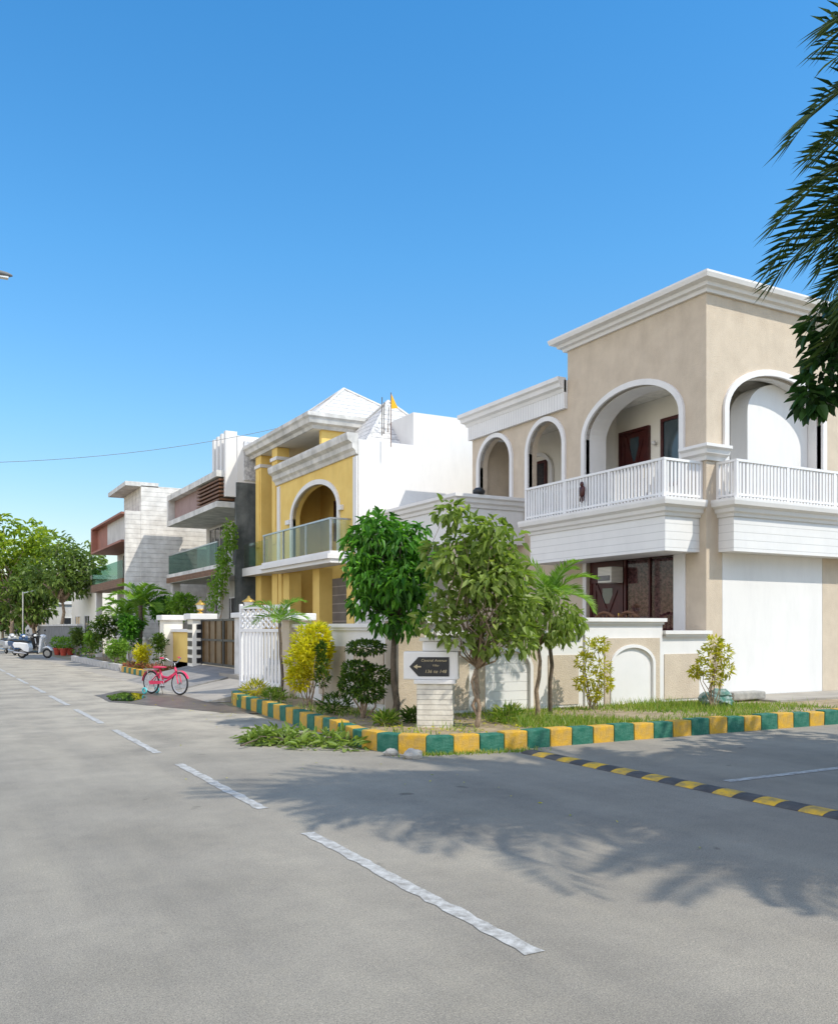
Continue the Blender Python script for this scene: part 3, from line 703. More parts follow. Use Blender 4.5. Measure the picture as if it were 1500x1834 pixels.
place(MB().prism([(-.32,1.03),(-.265,1.065),(-.265,1.04),(-.21,1.04),(-.21,1.02),(-.265,1.02),(-.265,.995)],'y',-.143,-.139)).build('arrow','goldpaint',pl)

# ================================================================= HOUSE 2 (yellow)
X2,Y2=11.1,23.6
h2=thing('house','yellow two storey house with pyramid tiled roofs and plain white side wall','house',(X2,Y2,0))
s=MB(); s.box(X2+.02,12.94,Y2,Y2+.25,0,7.1); s.box(12.94,22,Y2,Y2+.25,0,8.09); s.box(12.94,13.15,Y2+.25,27,7.1,8.09); s.build('side_wall','whitewall',h2)
y=MB(); arch_wall(y,'x',23.86,30.3,3.9,6.75,25.0,28.8,3.9,5.3,.9,X2,X2+.25)
y.box(12.6,13,23.86,32.9,.4,7.0); y.box(X2+.02,13,29.95,30.3,.4,7.0); y.box(12.5,12.9,30.3,33,6.9,8.1)
y.box(X2+.3,17,27.0,27.2,7.0,8.1)
y.box(X2,X2+.45,32.1,32.7,.4,8.05); y.box(X2,X2+.45,30.35,30.9,.4,8.05)
y.box(X2+.05,X2+.5,24.0,24.5,.4,3.5); y.box(X2+.05,X2+.5,26.6,27.15,.4,3.5); y.box(X2+.05,X2+.5,29.3,29.9,.4,3.5)
y.build('wall','yellow',h2)
a=MB(); arch_trim(a,'x',25.0,28.8,3.9,5.3,.9,.16,X2-.06,X2+.1); a.build('arch_trim','white',h2)
for ya,yb in ((23.6,23.85),(30.0,30.25)): MB().box(X2-.05,X2+.0,ya,yb,3.9,6.6).build('pilaster','white',h2)
for ya,yb in ((24.6,24.83),(28.97,29.3)): MB().box(X2-.1,X2-.003,ya,yb,5.15,5.3).build('impost','white',h2)
for yy in (32.1,30.35):
    q=MB(); q.box(X2-.03,X2-.004,yy+.1,yy+.46,4.6,7.5); q.build('pilaster_panel','yellow',h2)
    MB().box(X2-.05,X2+.5,yy-.05,yy+.62,7.6,7.72).build('capital','white',h2)
c=MB(); c.sweep([(X2,30.35),(X2,23.58)],[(0,6.66),(.06,6.66),(.1,6.76),(.18,6.83),(.2,6.97),(.33,7.05),(.36,7.18),(.36,7.26),(0,7.26)]); c.build('cornice','oldwhite',h2)
c=MB(); c.sweep([(16,33.1),(X2,33.1),(X2,26.95),(16,26.95)],[(0,8.05),(.06,8.05),(.1,8.15),(.24,8.2),(.28,8.34),(.34,8.4),(.34,8.52),(0,8.52)]); c.build('cornice','oldwhite',h2)
r=MB(); r.box(X2+.01,16,26.96,33.09,8.06,8.45); r.build('roof_slab','cream',h2); r=MB(); r.box(X2+.01,17,23.86,30.3,6.8,7.05); r.build('roof_slab','concrete',h2)
def pyramid(cx,cy,hx,hy,z0,z1):
    p=MB(); p.add([(cx-hx,cy-hy,z0),(cx+hx,cy-hy,z0),(cx+hx,cy+hy,z0),(cx-hx,cy+hy,z0),(cx,cy,z1)],[(0,1,4),(1,2,4),(2,3,4),(3,0,4),(3,2,1,0)]); p=p.build('roof','tile',h2)
    rg=MB()
    for sx,sy in ((-1,-1),(1,-1),(-1,1),(1,1)): rg.tube([(cx+sx*hx,cy+sy*hy,z0+.02),(cx,cy,z1+.02)],.05,6)
    rg.build('ridge','oldwhite',p)
pyramid(13.55,30.0,2.45,2.75,8.46,10.35); pyramid(13.35,26.05,1.75,1.9,7.06,9.0)
bs=MB(); bs.box(10.4,X2-.001,24.0,30.0,3.5,3.85); bs.box(10.3,X2-.002,23.95,30.05,3.62,3.76); b=bs.build('balcony','white',h2)
g=MB(); g.box(10.45,10.47,24.1,29.95,3.87,4.78); g.box(10.47,X2-.05,24.08,24.1,3.87,4.78); g.build('glass_railing','oldglass',b)
g=MB(); g.box(10.43,10.49,24.06,30,4.78,4.83); g.box(10.49,X2,24.06,24.12,4.78,4.83)
for yy in (24.1,26,28,29.9): g.box(10.43,10.49,yy-.025,yy+.025,3.86,4.78)
g.build('handrail','steel',b)
bs=MB(); bs.box(10.7,12.4,30.31,33.1,3.55,3.85); b=bs.build('balcony','white',h2); g=MB(); g.box(10.75,10.77,30.4,33,3.87,4.75); g.build('glass_railing','oldglass',b)
window(h2,'x',25.6,26.6,3.9,6.1,12.52,'maroon','darkglass',1); window(h2,'x',27.3,28.6,4.6,6.0,12.52,'maroon','darkglass',1); window(h2,'x',31,32,4.2,6.2,12.52,'maroon','darkglass',1)
p=MB(); p.box(12.55,12.595,24.6,29.2,.45,3.3); p.build('garage_shutter',mat('shutter',(.22,.2,.18),(.17,.15,.14),2,.6,.4,40,groove=(2,.3,.12,1.9)),h2)
window(h2,'x',30.9,32,1,2.7,12.52,'maroon','darkglass',1)
for k,px in enumerate((684,689,698)):
    o=MB(); x=xY(px,24.6); o.tube([(x,24.6+.08*k,7.05),(x+.02*k,24.6+.08*k,8.7-.12*k)],.014,5)
    tag(o.build('rebar','barkd'),['bare rusty roof rod beside the small pyramid, leftmost','bare rusty roof rod beside the small pyramid, middle one','bare rusty roof rod nearest the orange flag'][k],'rod')
fl=thing('flag','small orange pennant flag on a stick above the white parapet','flag',(xY(700,23.3),23.3,7.1)); x=xY(700,23.3)
o=MB(); o.tube([(x,23.3,6.9),(x,23.3,8.5)],.012,5); o.build('stick','wood',fl)
o=MB(); o.add([(x,23.3,8.48),(x+.1,23.32,8.32),(x+.22,23.28,8.06),(x+.1,23.29,8.04),(x,23.3,8.02)],[(0,1,2,3,4)]); o.build('cloth','flag',fl)

# ---- compound of house 2
w2=thing('boundary_wall','yellow boundary wall with white capped pillars left of the brown gate','wall',(7.7,30,0))
MB().box(7.62,7.82,28.05,32.6,0,1.45).build('wall','yellow',w2)
MB().box(7.55,7.89,28.05,32.6,1.45,1.55).build('coping','white',w2)
for ya in (27.45,31.2):
    p=MB(); p.box(7.3,7.95,ya,ya+.6,0,1.85); p=p.build('pillar','cream',w2)
    MB().box(7.2,8.05,ya-.1,ya+.7,1.85,2.03).build('pillar_cap','white',p,bevel=.02)
p=MB()
for j in range(5): p.box(7.42,7.83,27.43,27.449,.5+.26*j,.66+.26*j); p.box(7.28,7.299,27.52,27.98,.5+.26*j,.66+.26*j)
p.build('black_tile','black',w2,label='black and white tiled facing of the gate pillar')
gate_lamp(7.62,27.75,2.03,'brass gate lamp on the pillar left of the brown gate')
gb=thing('gate','bronze brown sheet metal double gate across the grooved ramp','gate',(7.6,25.5,.45))
for k,(ya,yb) in enumerate(((22.75,25.08),(25.12,27.42))):
    l=MB(); l.box(7.58,7.62,ya,yb,.5,1.82); l=l.build('gate_leaf','brown',gb)
    f=MB(); f.box(7.545,7.58,ya,ya+.06,.48,1.85); f.box(7.545,7.58,yb-.06,yb,.48,1.85); f.box(7.545,7.58,ya+.06,yb-.06,1.79,1.85); f.box(7.545,7.58,ya+.06,yb-.06,.48,.55); f.box(7.545,7.58,ya+.06,yb-.06,1.2,1.26); f.build('frame','black',l)
    f=MB()
    for j in range(4): yy=ya+.2+(yb-ya-.4)*j/3; f.box(7.55,7.578,yy-.012,yy+.012,.55,1.79)
    f.build('bars','bronze',l)

# ================================================================= HOUSE 3 (grey modern)
h3=thing('house','grey and mauve modern house with white fins and glass balcony','house',(10.5,33.2,0))
MB().box(10.5,20,33.2,33.4,0,7.15).build('side_wall','moss',h3,label='dark mossy plaster side wall')
MB().box(11.6,20,33.4,41.2,0,7.2).build('wall','grey',h3)
MB().box(10.55,14.5,33.21,35.2,7.16,8.95).build('stair_tower','whitewall',h3)
f=MB(); f.box(10.8,14,33.15,33.208,7.25,8.75); f.build('mosaic_panel','mosaic',h3)
for k in range(4):
    yy=33.25+.52*k; MB().box(10.1,10.548,yy,yy+.24,6.6,9.1-.02*k).build('fin','white',h3)
f=MB(); f.box(9.8,11.6,33.42,41.3,7.36,7.6); f.box(9.8,11.6,33.42,41.3,6.2,6.42); f.box(9.8,10.1,41.05,41.3,6.42,7.36); f.build('roof_frame','oldwhite',h3)
f=MB(); f.box(10.1,11.6,36.2,41.05,6.42,7.36); f.build('fascia_panel','purple',h3)
f=MB()
for k in range(6): f.box(9.9,10.5,33.45,36.6,6.47+.15*k,6.54+.15*k)
f.build('louvre','wood',h3)
b=MB(); b.box(9.8,11.6,33.42,41.3,3.6,4.0); b=b.build('balcony','oldwhite',h3); MB().box(9.78,9.798,33.42,41.3,3.62,3.85).build('fascia','wood',b)
g=MB(); g.box(9.86,9.88,33.5,41.2,4.0,4.85); g.build('glass_railing','rail_glass',b)
MB().box(9.84,9.9,33.5,41.2,4.85,4.9).build('handrail','steel',b)
window(h3,'x',35.2,37,4.05,6.1,11.5,'white','darkglass',1); window(h3,'x',38,40.4,4.05,6.1,11.5,'white','darkglass',2); window(h3,'x',36,39.5,.6,2.9,11.5,'white','darkglass',2)
for yy in (33.6,41.0): MB().box(9.95,10.3,yy-.15,yy+.2,0,3.59).build('column','grey',h3)
f=MB()
for k in range(8): f.box(11.57,11.598,33.5,35.1,4.2+.25*k,4.28+.25*k)
f.build('wall_strip','dgrey',h3)
# ================================================================= HOUSE 4
h4=thing('house','rough off white plastered house with flat roof overhang and slim brown trim','house',(8.8,42.5,0))
MB().box(8.9,20,42.5,42.75,0,8.2).build('side_wall','roughwhite',h4)
MB().box(8.2,8.898,42.52,42.75,0,7.0).build('side_wall','roughwhite',h4)
MB().box(9.5,20,42.75,51.5,0,7.3).build('wall','grey',h4)
MB().box(8.9,12,42.76,46.5,7.0,8.15).build('stair_tower','roughwhite',h4)
MB().box(8.2,9.7,42.5,46.9,8.16,8.36).build('roof_slab','oldwhite',h4)
f=MB(); f.box(8.1,9.5,43,51.5,6.9,7.0); f.box(8.1,9.5,43,51.5,5.6,5.7); f.box(8.1,9.5,51.2,51.5,5.7,6.9); f.build('roof_frame','redbrown',h4)
MB().box(8.4,9.49,43.2,48.2,5.7,6.9).build('fascia_panel','grey',h4)
MB().box(8.4,9.49,48.2,51.2,5.7,6.9).build('fascia_panel','redbrown',h4)
b=MB(); b.box(8.1,9.5,42.8,51.5,3.5,3.9); b=b.build('balcony','wood',h4); MB().box(8.14,8.16,42.9,51.4,3.9,4.75).build('glass_railing','rail_glass',b)
window(h4,'x',44,46,4,5.5,9.4,'white','darkglass',1); window(h4,'x',47,49.5,4,5.5,9.4,'white','darkglass',2); window(h4,'x',44.5,48.5,.6,2.8,9.4,'white','darkglass',2)
for yy in (43.2,51): MB().box(8.3,8.6,yy-.15,yy+.15,0,3.49).build('column','grey',h4)
w3=thing('boundary_wall','low grey boundary wall behind the far flower bed','wall',(8.2,39,0))
MB().box(8.1,8.3,33,42.4,0,1.1).build('wall','grey',w3); MB().box(8.04,8.36,33,42.4,1.1,1.2).build('coping','white',w3)
def far_building(label,x0,x1,y0,y1,h,m,wins):
    b=thing('building',label,'building',(x0,y0,0)); MB().box(x0,x1,y0,y1,0,h).build('wall',m,b)
    MB().box(x0-.15,x1+.1,y0-.15,y1+.1,h,h+.25).build('roof','white',b)
    for (a,c,za,zb) in wins: window(b,'x',a,c,za,zb,x0-.05,'white','darkglass',1)
    for k in range(2): window(b,'y',x0+1+2.2*k,x0+2.2+2.2*k,1,2.4,y0-.05,'white','darkglass',1)
far_building('low cream building behind the tree at the far end',9.4,18,58,68,4.6,'cream',[(60,62,1,2.4),(64,66,1,2.4)])
far_building('flat grey building at the far left end of the street',8.6,18,74,92,3.4,'grey',[(76,79,1,2.4),(82,85,1,2.4)])
w4=thing('boundary_wall','long dull grey wall at the far end past the last house','wall',(7.6,62,0))
MB().box(7.6,7.8,52.5,72,0,1.7).build('wall','dgrey',w4); MB().box(7.55,7.85,52.5,72,1.7,1.8).build('coping','oldwhite',w4)

# ================================================================= TREES
D1=13.95
tree('small dense bright green tree with drooping leaves left of the street sign',(6.45,12.4,.15),(6.5,12.45,1.75),at(703,1012,D1),(.54,.54,.70),30,.29,3700,.15,.055,.6,'l_dark','barkd',.06,11,
  extra=[(at(px,py,D1-.1),.2) for px,py in ((650,1080),(690,1110),(720,1120),(745,1085),(765,1010),(645,960),(655,1010))])
D2=12.95
tree('broad leafy dusty green tree with several thin stems right of the street sign',(7.05,10.95,.15),(7.1,11.0,1.0),at(850,1022,D2),(.62,.62,.74),28,.23,1900,.15,.078,.3,'l_mid','bark',.045,5,stems=3,bk=.7,
  extra=[(at(px,py,D2-.1),.2) for px,py in ((785,1060),(795,1100),(835,1120),(880,1110),(905,1080),(915,1030),(785,985),(820,925),(765,1115),(870,1150),(925,1120),(800,915),(865,945),(840,1070),(870,1040),(930,1150),(815,1140),(900,1150),(945,1090))])
p3=at(963,1286,14.2); tree('low drooping olive leaved young tree in front of the niche wall',(p3.x,p3.y,.15),(p3.x,p3.y,1.3),at(960,1108,14.2),(.7,.6,.38),19,.22,1150,.15,.055,.7,'l_mid','bark',.042,7,bk=.8)
ap=at(985,1270,15.0); palm('palm_plant','slender green palm with arching fronds behind the young trees',(ap.x,ap.y,.15),at(985,1072,15.0),11,.92,34,.26,.012,'l_areca',.032,4,(1.4,.35),(1.0,1.9),sr=.012)
palm('palm_plant','small thin stemmed palm beside the white gate',(6.45,17.3,.15),(6.4,17.35,1.75),9,.75,22,.24,.012,'l_areca',.03,9,(1.3,.1),(1.1,2.0),sr=.01)
LA=math.atan2(.4863,-.8738)
rr=random.Random(31)
ex=[]
for i in range(34):
    e0=-.05+1.35*((i*.618)%1); ex.append((LA+rr.uniform(-.7,.4),e0,3.0*rr.uniform(.88,1.1),1.2+.6*max(e0,0)+rr.uniform(-.2,.25)))
ex+=[(LA+.05,1.05,3.5,1.35),(LA-.15,.95,3.45,1.3),(LA+.2,1.2,3.5,1.5)]
palm('date_palm','tall date palm with spiky drooping fronds overhanging the right edge',(7.95,2.72,.1),(7.9,2.75,5.05),36,3.0,72,.52,.0105,'l_palm',.2,21,(1.3,-.4),(.9,1.6),extra=ex,sr=.02,vang=.3,fw=.3)
palm('date_palm','date palm standing outside the right edge, casting frond shadows on the road',(10.1,-.3,.1),(10.1,-.3,6.0),80,3.4,60,.5,.026,'l_palm',.2,22,(1.3,-.8),(.8,1.5),sr=.03)
palm('date_palm','second date palm outside the right edge, nearer the side street',(10.4,1.1,.1),(10.4,1.1,7.4),70,3.1,60,.5,.026,'l_palm',.2,27,(1.3,-.8),(.8,1.5),sr=.03)
t5=tree('dark broadleaf tree whose leafy branch hangs below the date palm',(10.8,2.2,.1),(10.7,2.2,2.6),(10.8,2.6,5.2),(2.0,1.6,1.3),34,.6,5400,.18,.1,.3,'l_broad','barkd',.14,23)
bp=at(1475,680,7.6); rnd=random.Random(4); b=MB(); b.tube(bend((10.4,2.4,3.6),(bp.x,bp.y,bp.z),rnd,5,.04),[.05,.045,.035,.03,.02,.01],6); b.build('branch','barkd',t5,smooth=True)
b=MB(); foliage(b,[(bp,(.16,.16,.22)),(at(1500,620,7.6),(.25,.25,.25)),(at(1452,715,7.6),(.1,.1,.12)),(at(1530,640,7.6),(.3,.3,.3)),(at(1490,590,7.7),(.2,.2,.2))],380,.13,.075,.3,rnd); b.build('crown','l_broad',t5,recalc=False)
tree('roadside tree outside the right edge shading the side street',(13.4,2.0,0),(13.4,2.0,2.8),(13.3,2.4,6.0),(2.5,2.1,1.7),38,.75,7000,.23,.14,.3,'l_broad','barkd',.16,24)
def fartree(label,px,d,w,ztop,zc,seed,lm,nl=3200,L=.5,tr=.2):
    p=at(px,1124,d); tree(label,(p.x,p.y,0),(p.x,p.y,zc-(ztop-zc)*.95),(p.x,p.y,zc),(w*.42,w*.42,(ztop-zc)*.7),30,w*.14,nl,L,L*.45,.2,lm,'bark',tr,seed)
fartree('tall yellow green tree at the far left edge of the street',22,74,8.2,11.4,7.2,41,'l_far',4200,.5)
fartree('green spreading tree with visible trunk before the far cream building',112,57,5.4,7.7,5.4,42,'l_far2',2600,.33,.14)
fartree('smaller green tree between the two large far trees',60,66,4.4,6.6,4.0,43,'l_far2',2400,.4)
fartree('green tree on the far horizon behind the grey building',5,110,12,9,5,45,'l_far2',2600,.8)
fartree('far green tree behind the low cream building',135,95,9,7.0,4,46,'l_far2',2200,.7)

# ================================================================= SHRUBS
def cl(px,py,d,rx,rz=None):
    return (at(px,py,d),(rx,rx,rz or rx))
b=at(552,1242,16.6); b.z=.15
shrub('shrub','bright yellow leaved shrub inside the left kerb beside the white gate',b,[cl(548,1150,16.6,.25,.3),cl(570,1140,16.5,.2,.22),cl(540,1185,16.4,.28),cl(565,1190,16.7,.27),cl(535,1215,16.5,.2),cl(580,1165,16.6,.16),cl(555,1170,16.3,.26)],3600,.1,.03,'l_yel',51,8,-.5)
b=at(650,1277,14.3); b.z=.15
shrub('topiary_shrub','dark green cloud pruned shrub left of the dense tree',b,[cl(655,1160,14.2,.3,.11),cl(640,1200,14.1,.25,.14),cl(672,1210,14.3,.27,.15),cl(630,1225,14.2,.2,.15),cl(660,1240,14.0,.24,.14)],3000,.065,.03,'l_top',52,6,-.2,sr=.02)
b=at(577,1240,16.0); b.z=.15
shrub('conifer_shrub','narrow upright dark shrub right of the yellow shrub',b,[cl(575,1165,16,.06,.14),cl(576,1190,16,.09,.16),cl(577,1215,16,.12,.16)],600,.08,.02,'l_top',53,2,-.6)
for k,(px,pb,d,pts,lb) in enumerate((
  (1062,1270,15.7,[(1060,1160,.16),(1075,1155,.12),(1045,1185,.13),(1078,1195,.14),(1055,1215,.14),(1040,1225,.1),(1085,1225,.1),(1065,1245,.1)],'thin yellow green shrub before the wall between the two niches'),
  (1278,1262,16.0,[(1278,1155,.14),(1270,1175,.18),(1295,1170,.14),(1258,1195,.14),(1300,1200,.12),(1245,1205,.08),(1280,1215,.12)],'thin yellow green shrub near the corner column of the tan house'))):
    b=at(px,pb,d); b.z=.15
    shrub('shrub',lb,b,[cl(x,y,d,r) for x,y,r in pts],900,.085,.028,'l_ygr',60+k,8,-.2)
for k,(px,py,d,r,lm,lb) in enumerate(((455,1232,18.6,.25,'l_ygr','low yellowish plant at the gate end of the left kerb'),(490,1240,17.2,.2,'l_grass','low grassy clump just inside the left kerb'),(600,1245,14.9,.25,'l_top','low dark clump between the yellow shrub and the topiary'),(740,1270,13.6,.14,'l_top','low dark clump at the foot of the sign'),(690,1262,13.2,.13,'l_grass','small grassy clump beside the dense tree trunk'),(910,1262,13.6,.18,'l_grass','grassy clump between the two young trees'))):
    b=at(px,py,d); b.z=.15
    shrub('garden_plant',lb,b,[(b+V((0,0,r*.6)),(r,r,r*.6))],220,.13,.02,lm,70+k,3,-.8,cat='plant')
far=[(255,1168,31.5,.38,.35,'l_yel','round yellow shrub at the near end of the far flower bed',1100,.09),
(210,1160,34.5,.5,.5,'l_areca','round green shrub behind the round yellow shrub',1200,.11),
(188,1125,38,.75,.7,'l_top','tall dark bush with white flowers in the far bed',1500,.14),
(160,1150,41,.5,.5,'l_areca','light green bush at the far end of the shrub bed',900,.13),
(285,1150,30.4,.3,.5,'l_top','dark stacked shrub before the yellow boundary wall',800,.1),
(232,1125,36,.6,.55,'l_dark','dark leafy bush below the banana like plant',1100,.18),
(330,1085,35,.75,.4,'l_areca','green creeper heap on the wall before the grey house',1200,.14),
(290,1088,37,.7,.4,'l_dark','leafy bush rising behind the white pillar cap',1000,.16),
(140,1140,45,.5,.6,'l_far2','loose green bush above the red pots',800,.15)]
for k,(px,py,d,rx,rz,lm,lb,nl,Ls) in enumerate(far):
    c=at(px,py,d); bz=V((c.x,c.y,.1)); 
    shrub('bush',lb,bz,clumps_in(c,(rx*.6,rx*.6,rz*.6),9,rx*.42,80+k)+[(V((c.x,c.y,max(.35,c.z-rz))),(rx*.6,rx*.6,rz*.5))],nl,Ls,Ls*.45,lm,90+k,6,-.1)
c=at(188,1115,37.6); fm=MB(); rnd=random.Random(2); foliage(fm,clumps_in(c,(.5,.5,.5),9,.35,3),90,.1,.07,0,rnd); o=fm.build('blossom','flower',recalc=False); tag(o,'scattered white blossoms on the tall dark bush','flowers',kind='stuff')
bp2=at(252,1120,36.5); palm('broadleaf_palm','large leaved arching plant rising over the far shrubs',(bp2.x,bp2.y,.1),(bp2.x,bp2.y,2.5),12,1.35,16,.5,.06,'l_areca',.08,61,(1.4,.1),(.9,1.8),cat='plant')
bp2=at(222,1120,39.5); palm('broadleaf_palm','second arching plant left of the larger one in the far bed',(bp2.x,bp2.y,.1),(bp2.x,bp2.y,2.0),10,1.2,16,.5,.06,'l_areca',.08,62,(1.4,.1),(.9,1.8),cat='plant')
c=[]; rnd=random.Random(6)
for k in range(22):
    t=k/21; p=at(383+32*t+rnd.gauss(0,4),1085-140*t,33.6); c.append((p,(.22,.22,.28)))
shrub('climbing_vine','green climbing vine beside the dark mossy side wall',(c[0][0].x,c[0][0].y,.4),c,1100,.13,.07,'l_areca',99,8,.3,cat='vine')
gcv=MB(); rnd=random.Random(9); foliage(gcv,[(V((6.8,29+.6*k,.2)),(.35,.4,.12)) for k in range(9)],900,.12,.05,-.3,rnd); tag(gcv.build('ground_cover','l_red',recalc=False),'low reddish ground cover along the far yellow and green kerb','plants',kind='stuff')
hp=thing('cut_branch_heap','heap of cut leafy branches lying on the road by the left kerb','branches',(4.5,12.0,0)); rnd=random.Random(14)
hc=[]
for k in range(16):
    t=k/15; p=V((4.0,12.25,0)).lerp(V((4.9,10.95,0)),t); hc.append((V((p.x+rnd.gauss(0,.18),p.y+rnd.gauss(0,.23),.04)),(.25,.25,.08+.05*rnd.random())))
b=MB()
for k in range(12):
    p=hc[k][0]; b.tube(bend(p+V((rnd.uniform(-.5,.5),rnd.uniform(-.5,.5),0.01)),p+V((rnd.uniform(-.4,.4),rnd.uniform(-.4,.4),.1)),rnd,3,.04),[.014,.012,.009,.005],5)
b.build('branch','barkd',hp); b=MB(); foliage(b,hc,1100,.14,.045,.1,rnd)
b.v=[(x,y,max(.01,z)) for x,y,z in b.v]; b.build('foliage','l_mid',hp,recalc=False)
p=at(1283,1255,16.4); s=MB(); rnd=random.Random(5)
for k in range(6): s.ball((p.x+rnd.uniform(-.25,.25),p.y+rnd.uniform(-.12,.12),.22+.03*k),(.22,.17,.11),9,6,.2,rnd)
tag(s.build('sack','tarp'),'crumpled green and white sack at the foot of the corner shrub','sack')
p=at(1382,1248,17.0); s=MB(); s.box(p.x-.45,p.x+.45,12.1,12.4,.19,.34); tag(s.build('stone_slab','stone',bevel=.03),'grey stone slab lying on the paving before the white panel','slab')

# ================================================================= SPEED BUMP, LAMP, CABLE
sb=thing('speed_bump','low black and yellow speed bump across the mouth of the side street','speed bump',(6.8,6.3,0))
hp_=[(6.65,.003),(6.68,.018),(6.74,.032),(6.8,.036),(6.86,.032),(6.92,.018),(6.95,.003)]
for k in range(25):
    y0=9.3-.242*k; m=MB(); m.prism(hp_,'y',y0-.238,y0); m.build('segment','byel' if k%2 else 'rubber_grey',sb,label='yellow segment' if k%2 else 'black segment')
hl=at(6,491,16.0)
sl=thing('street_lamp','grey street lamp whose head reaches in at the left edge','street lamp',(-.7,hl.y,0))
b=MB(); b.tube([(-.7,hl.y,0),(-.7,hl.y,7.4)],[.09,.06],10); b.build('pole','steel',sl)
b=MB(); b.tube([(-.7,hl.y,7.3),(-.4,hl.y,7.75),(hl.x-.3,hl.y,hl.z)],.03,8); b.build('arm','steel',sl)
b=MB(); b.ball((hl.x-.12,hl.y,hl.z),(.28,.1,.055),12,7); b.build('lamp_head','dgrey',sl,smooth=True)
MB().box(hl.x-.25,hl.x+.08,hl.y-.06,hl.y+.06,hl.z-.07,hl.z-.045).build('lamp_glass','lamp',sl)
up=V((-1,30,6.35)); ce=V((11.0,yX(505,11.0),zX(505,765,11.0)))
ul=thing('utility_pole','concrete utility pole outside the left edge carrying the cable','pole',(-1,30,0))
b=MB(); b.tube([(-1,30,0),(-1,30,6.8)],[.15,.1],10); b.build('shaft','concrete',ul); MB().box(-1.5,-.5,29.95,30.05,6.3,6.4).build('crossarm','steel',ul)
cb=MB(); cb.tube([up.lerp(ce,t/16)+V((0,0,-.4*4*(t/16)*(1-t/16))) for t in range(17)],.008,5); tag(cb.build('overhead_cable','dgrey'),'thin dark overhead cable sagging across the sky to the yellow house','cable')
o=MB(); p=at(41,1124,60); o.tube([(p.x,p.y,0),(p.x,p.y,4.0)],.05,6); o.tube([(p.x,p.y,3.9),(p.x+.7,p.y,4.1)],.03,6); tag(o.build('thin_pole','steel'),'thin pale pole standing behind the scooters','pole')

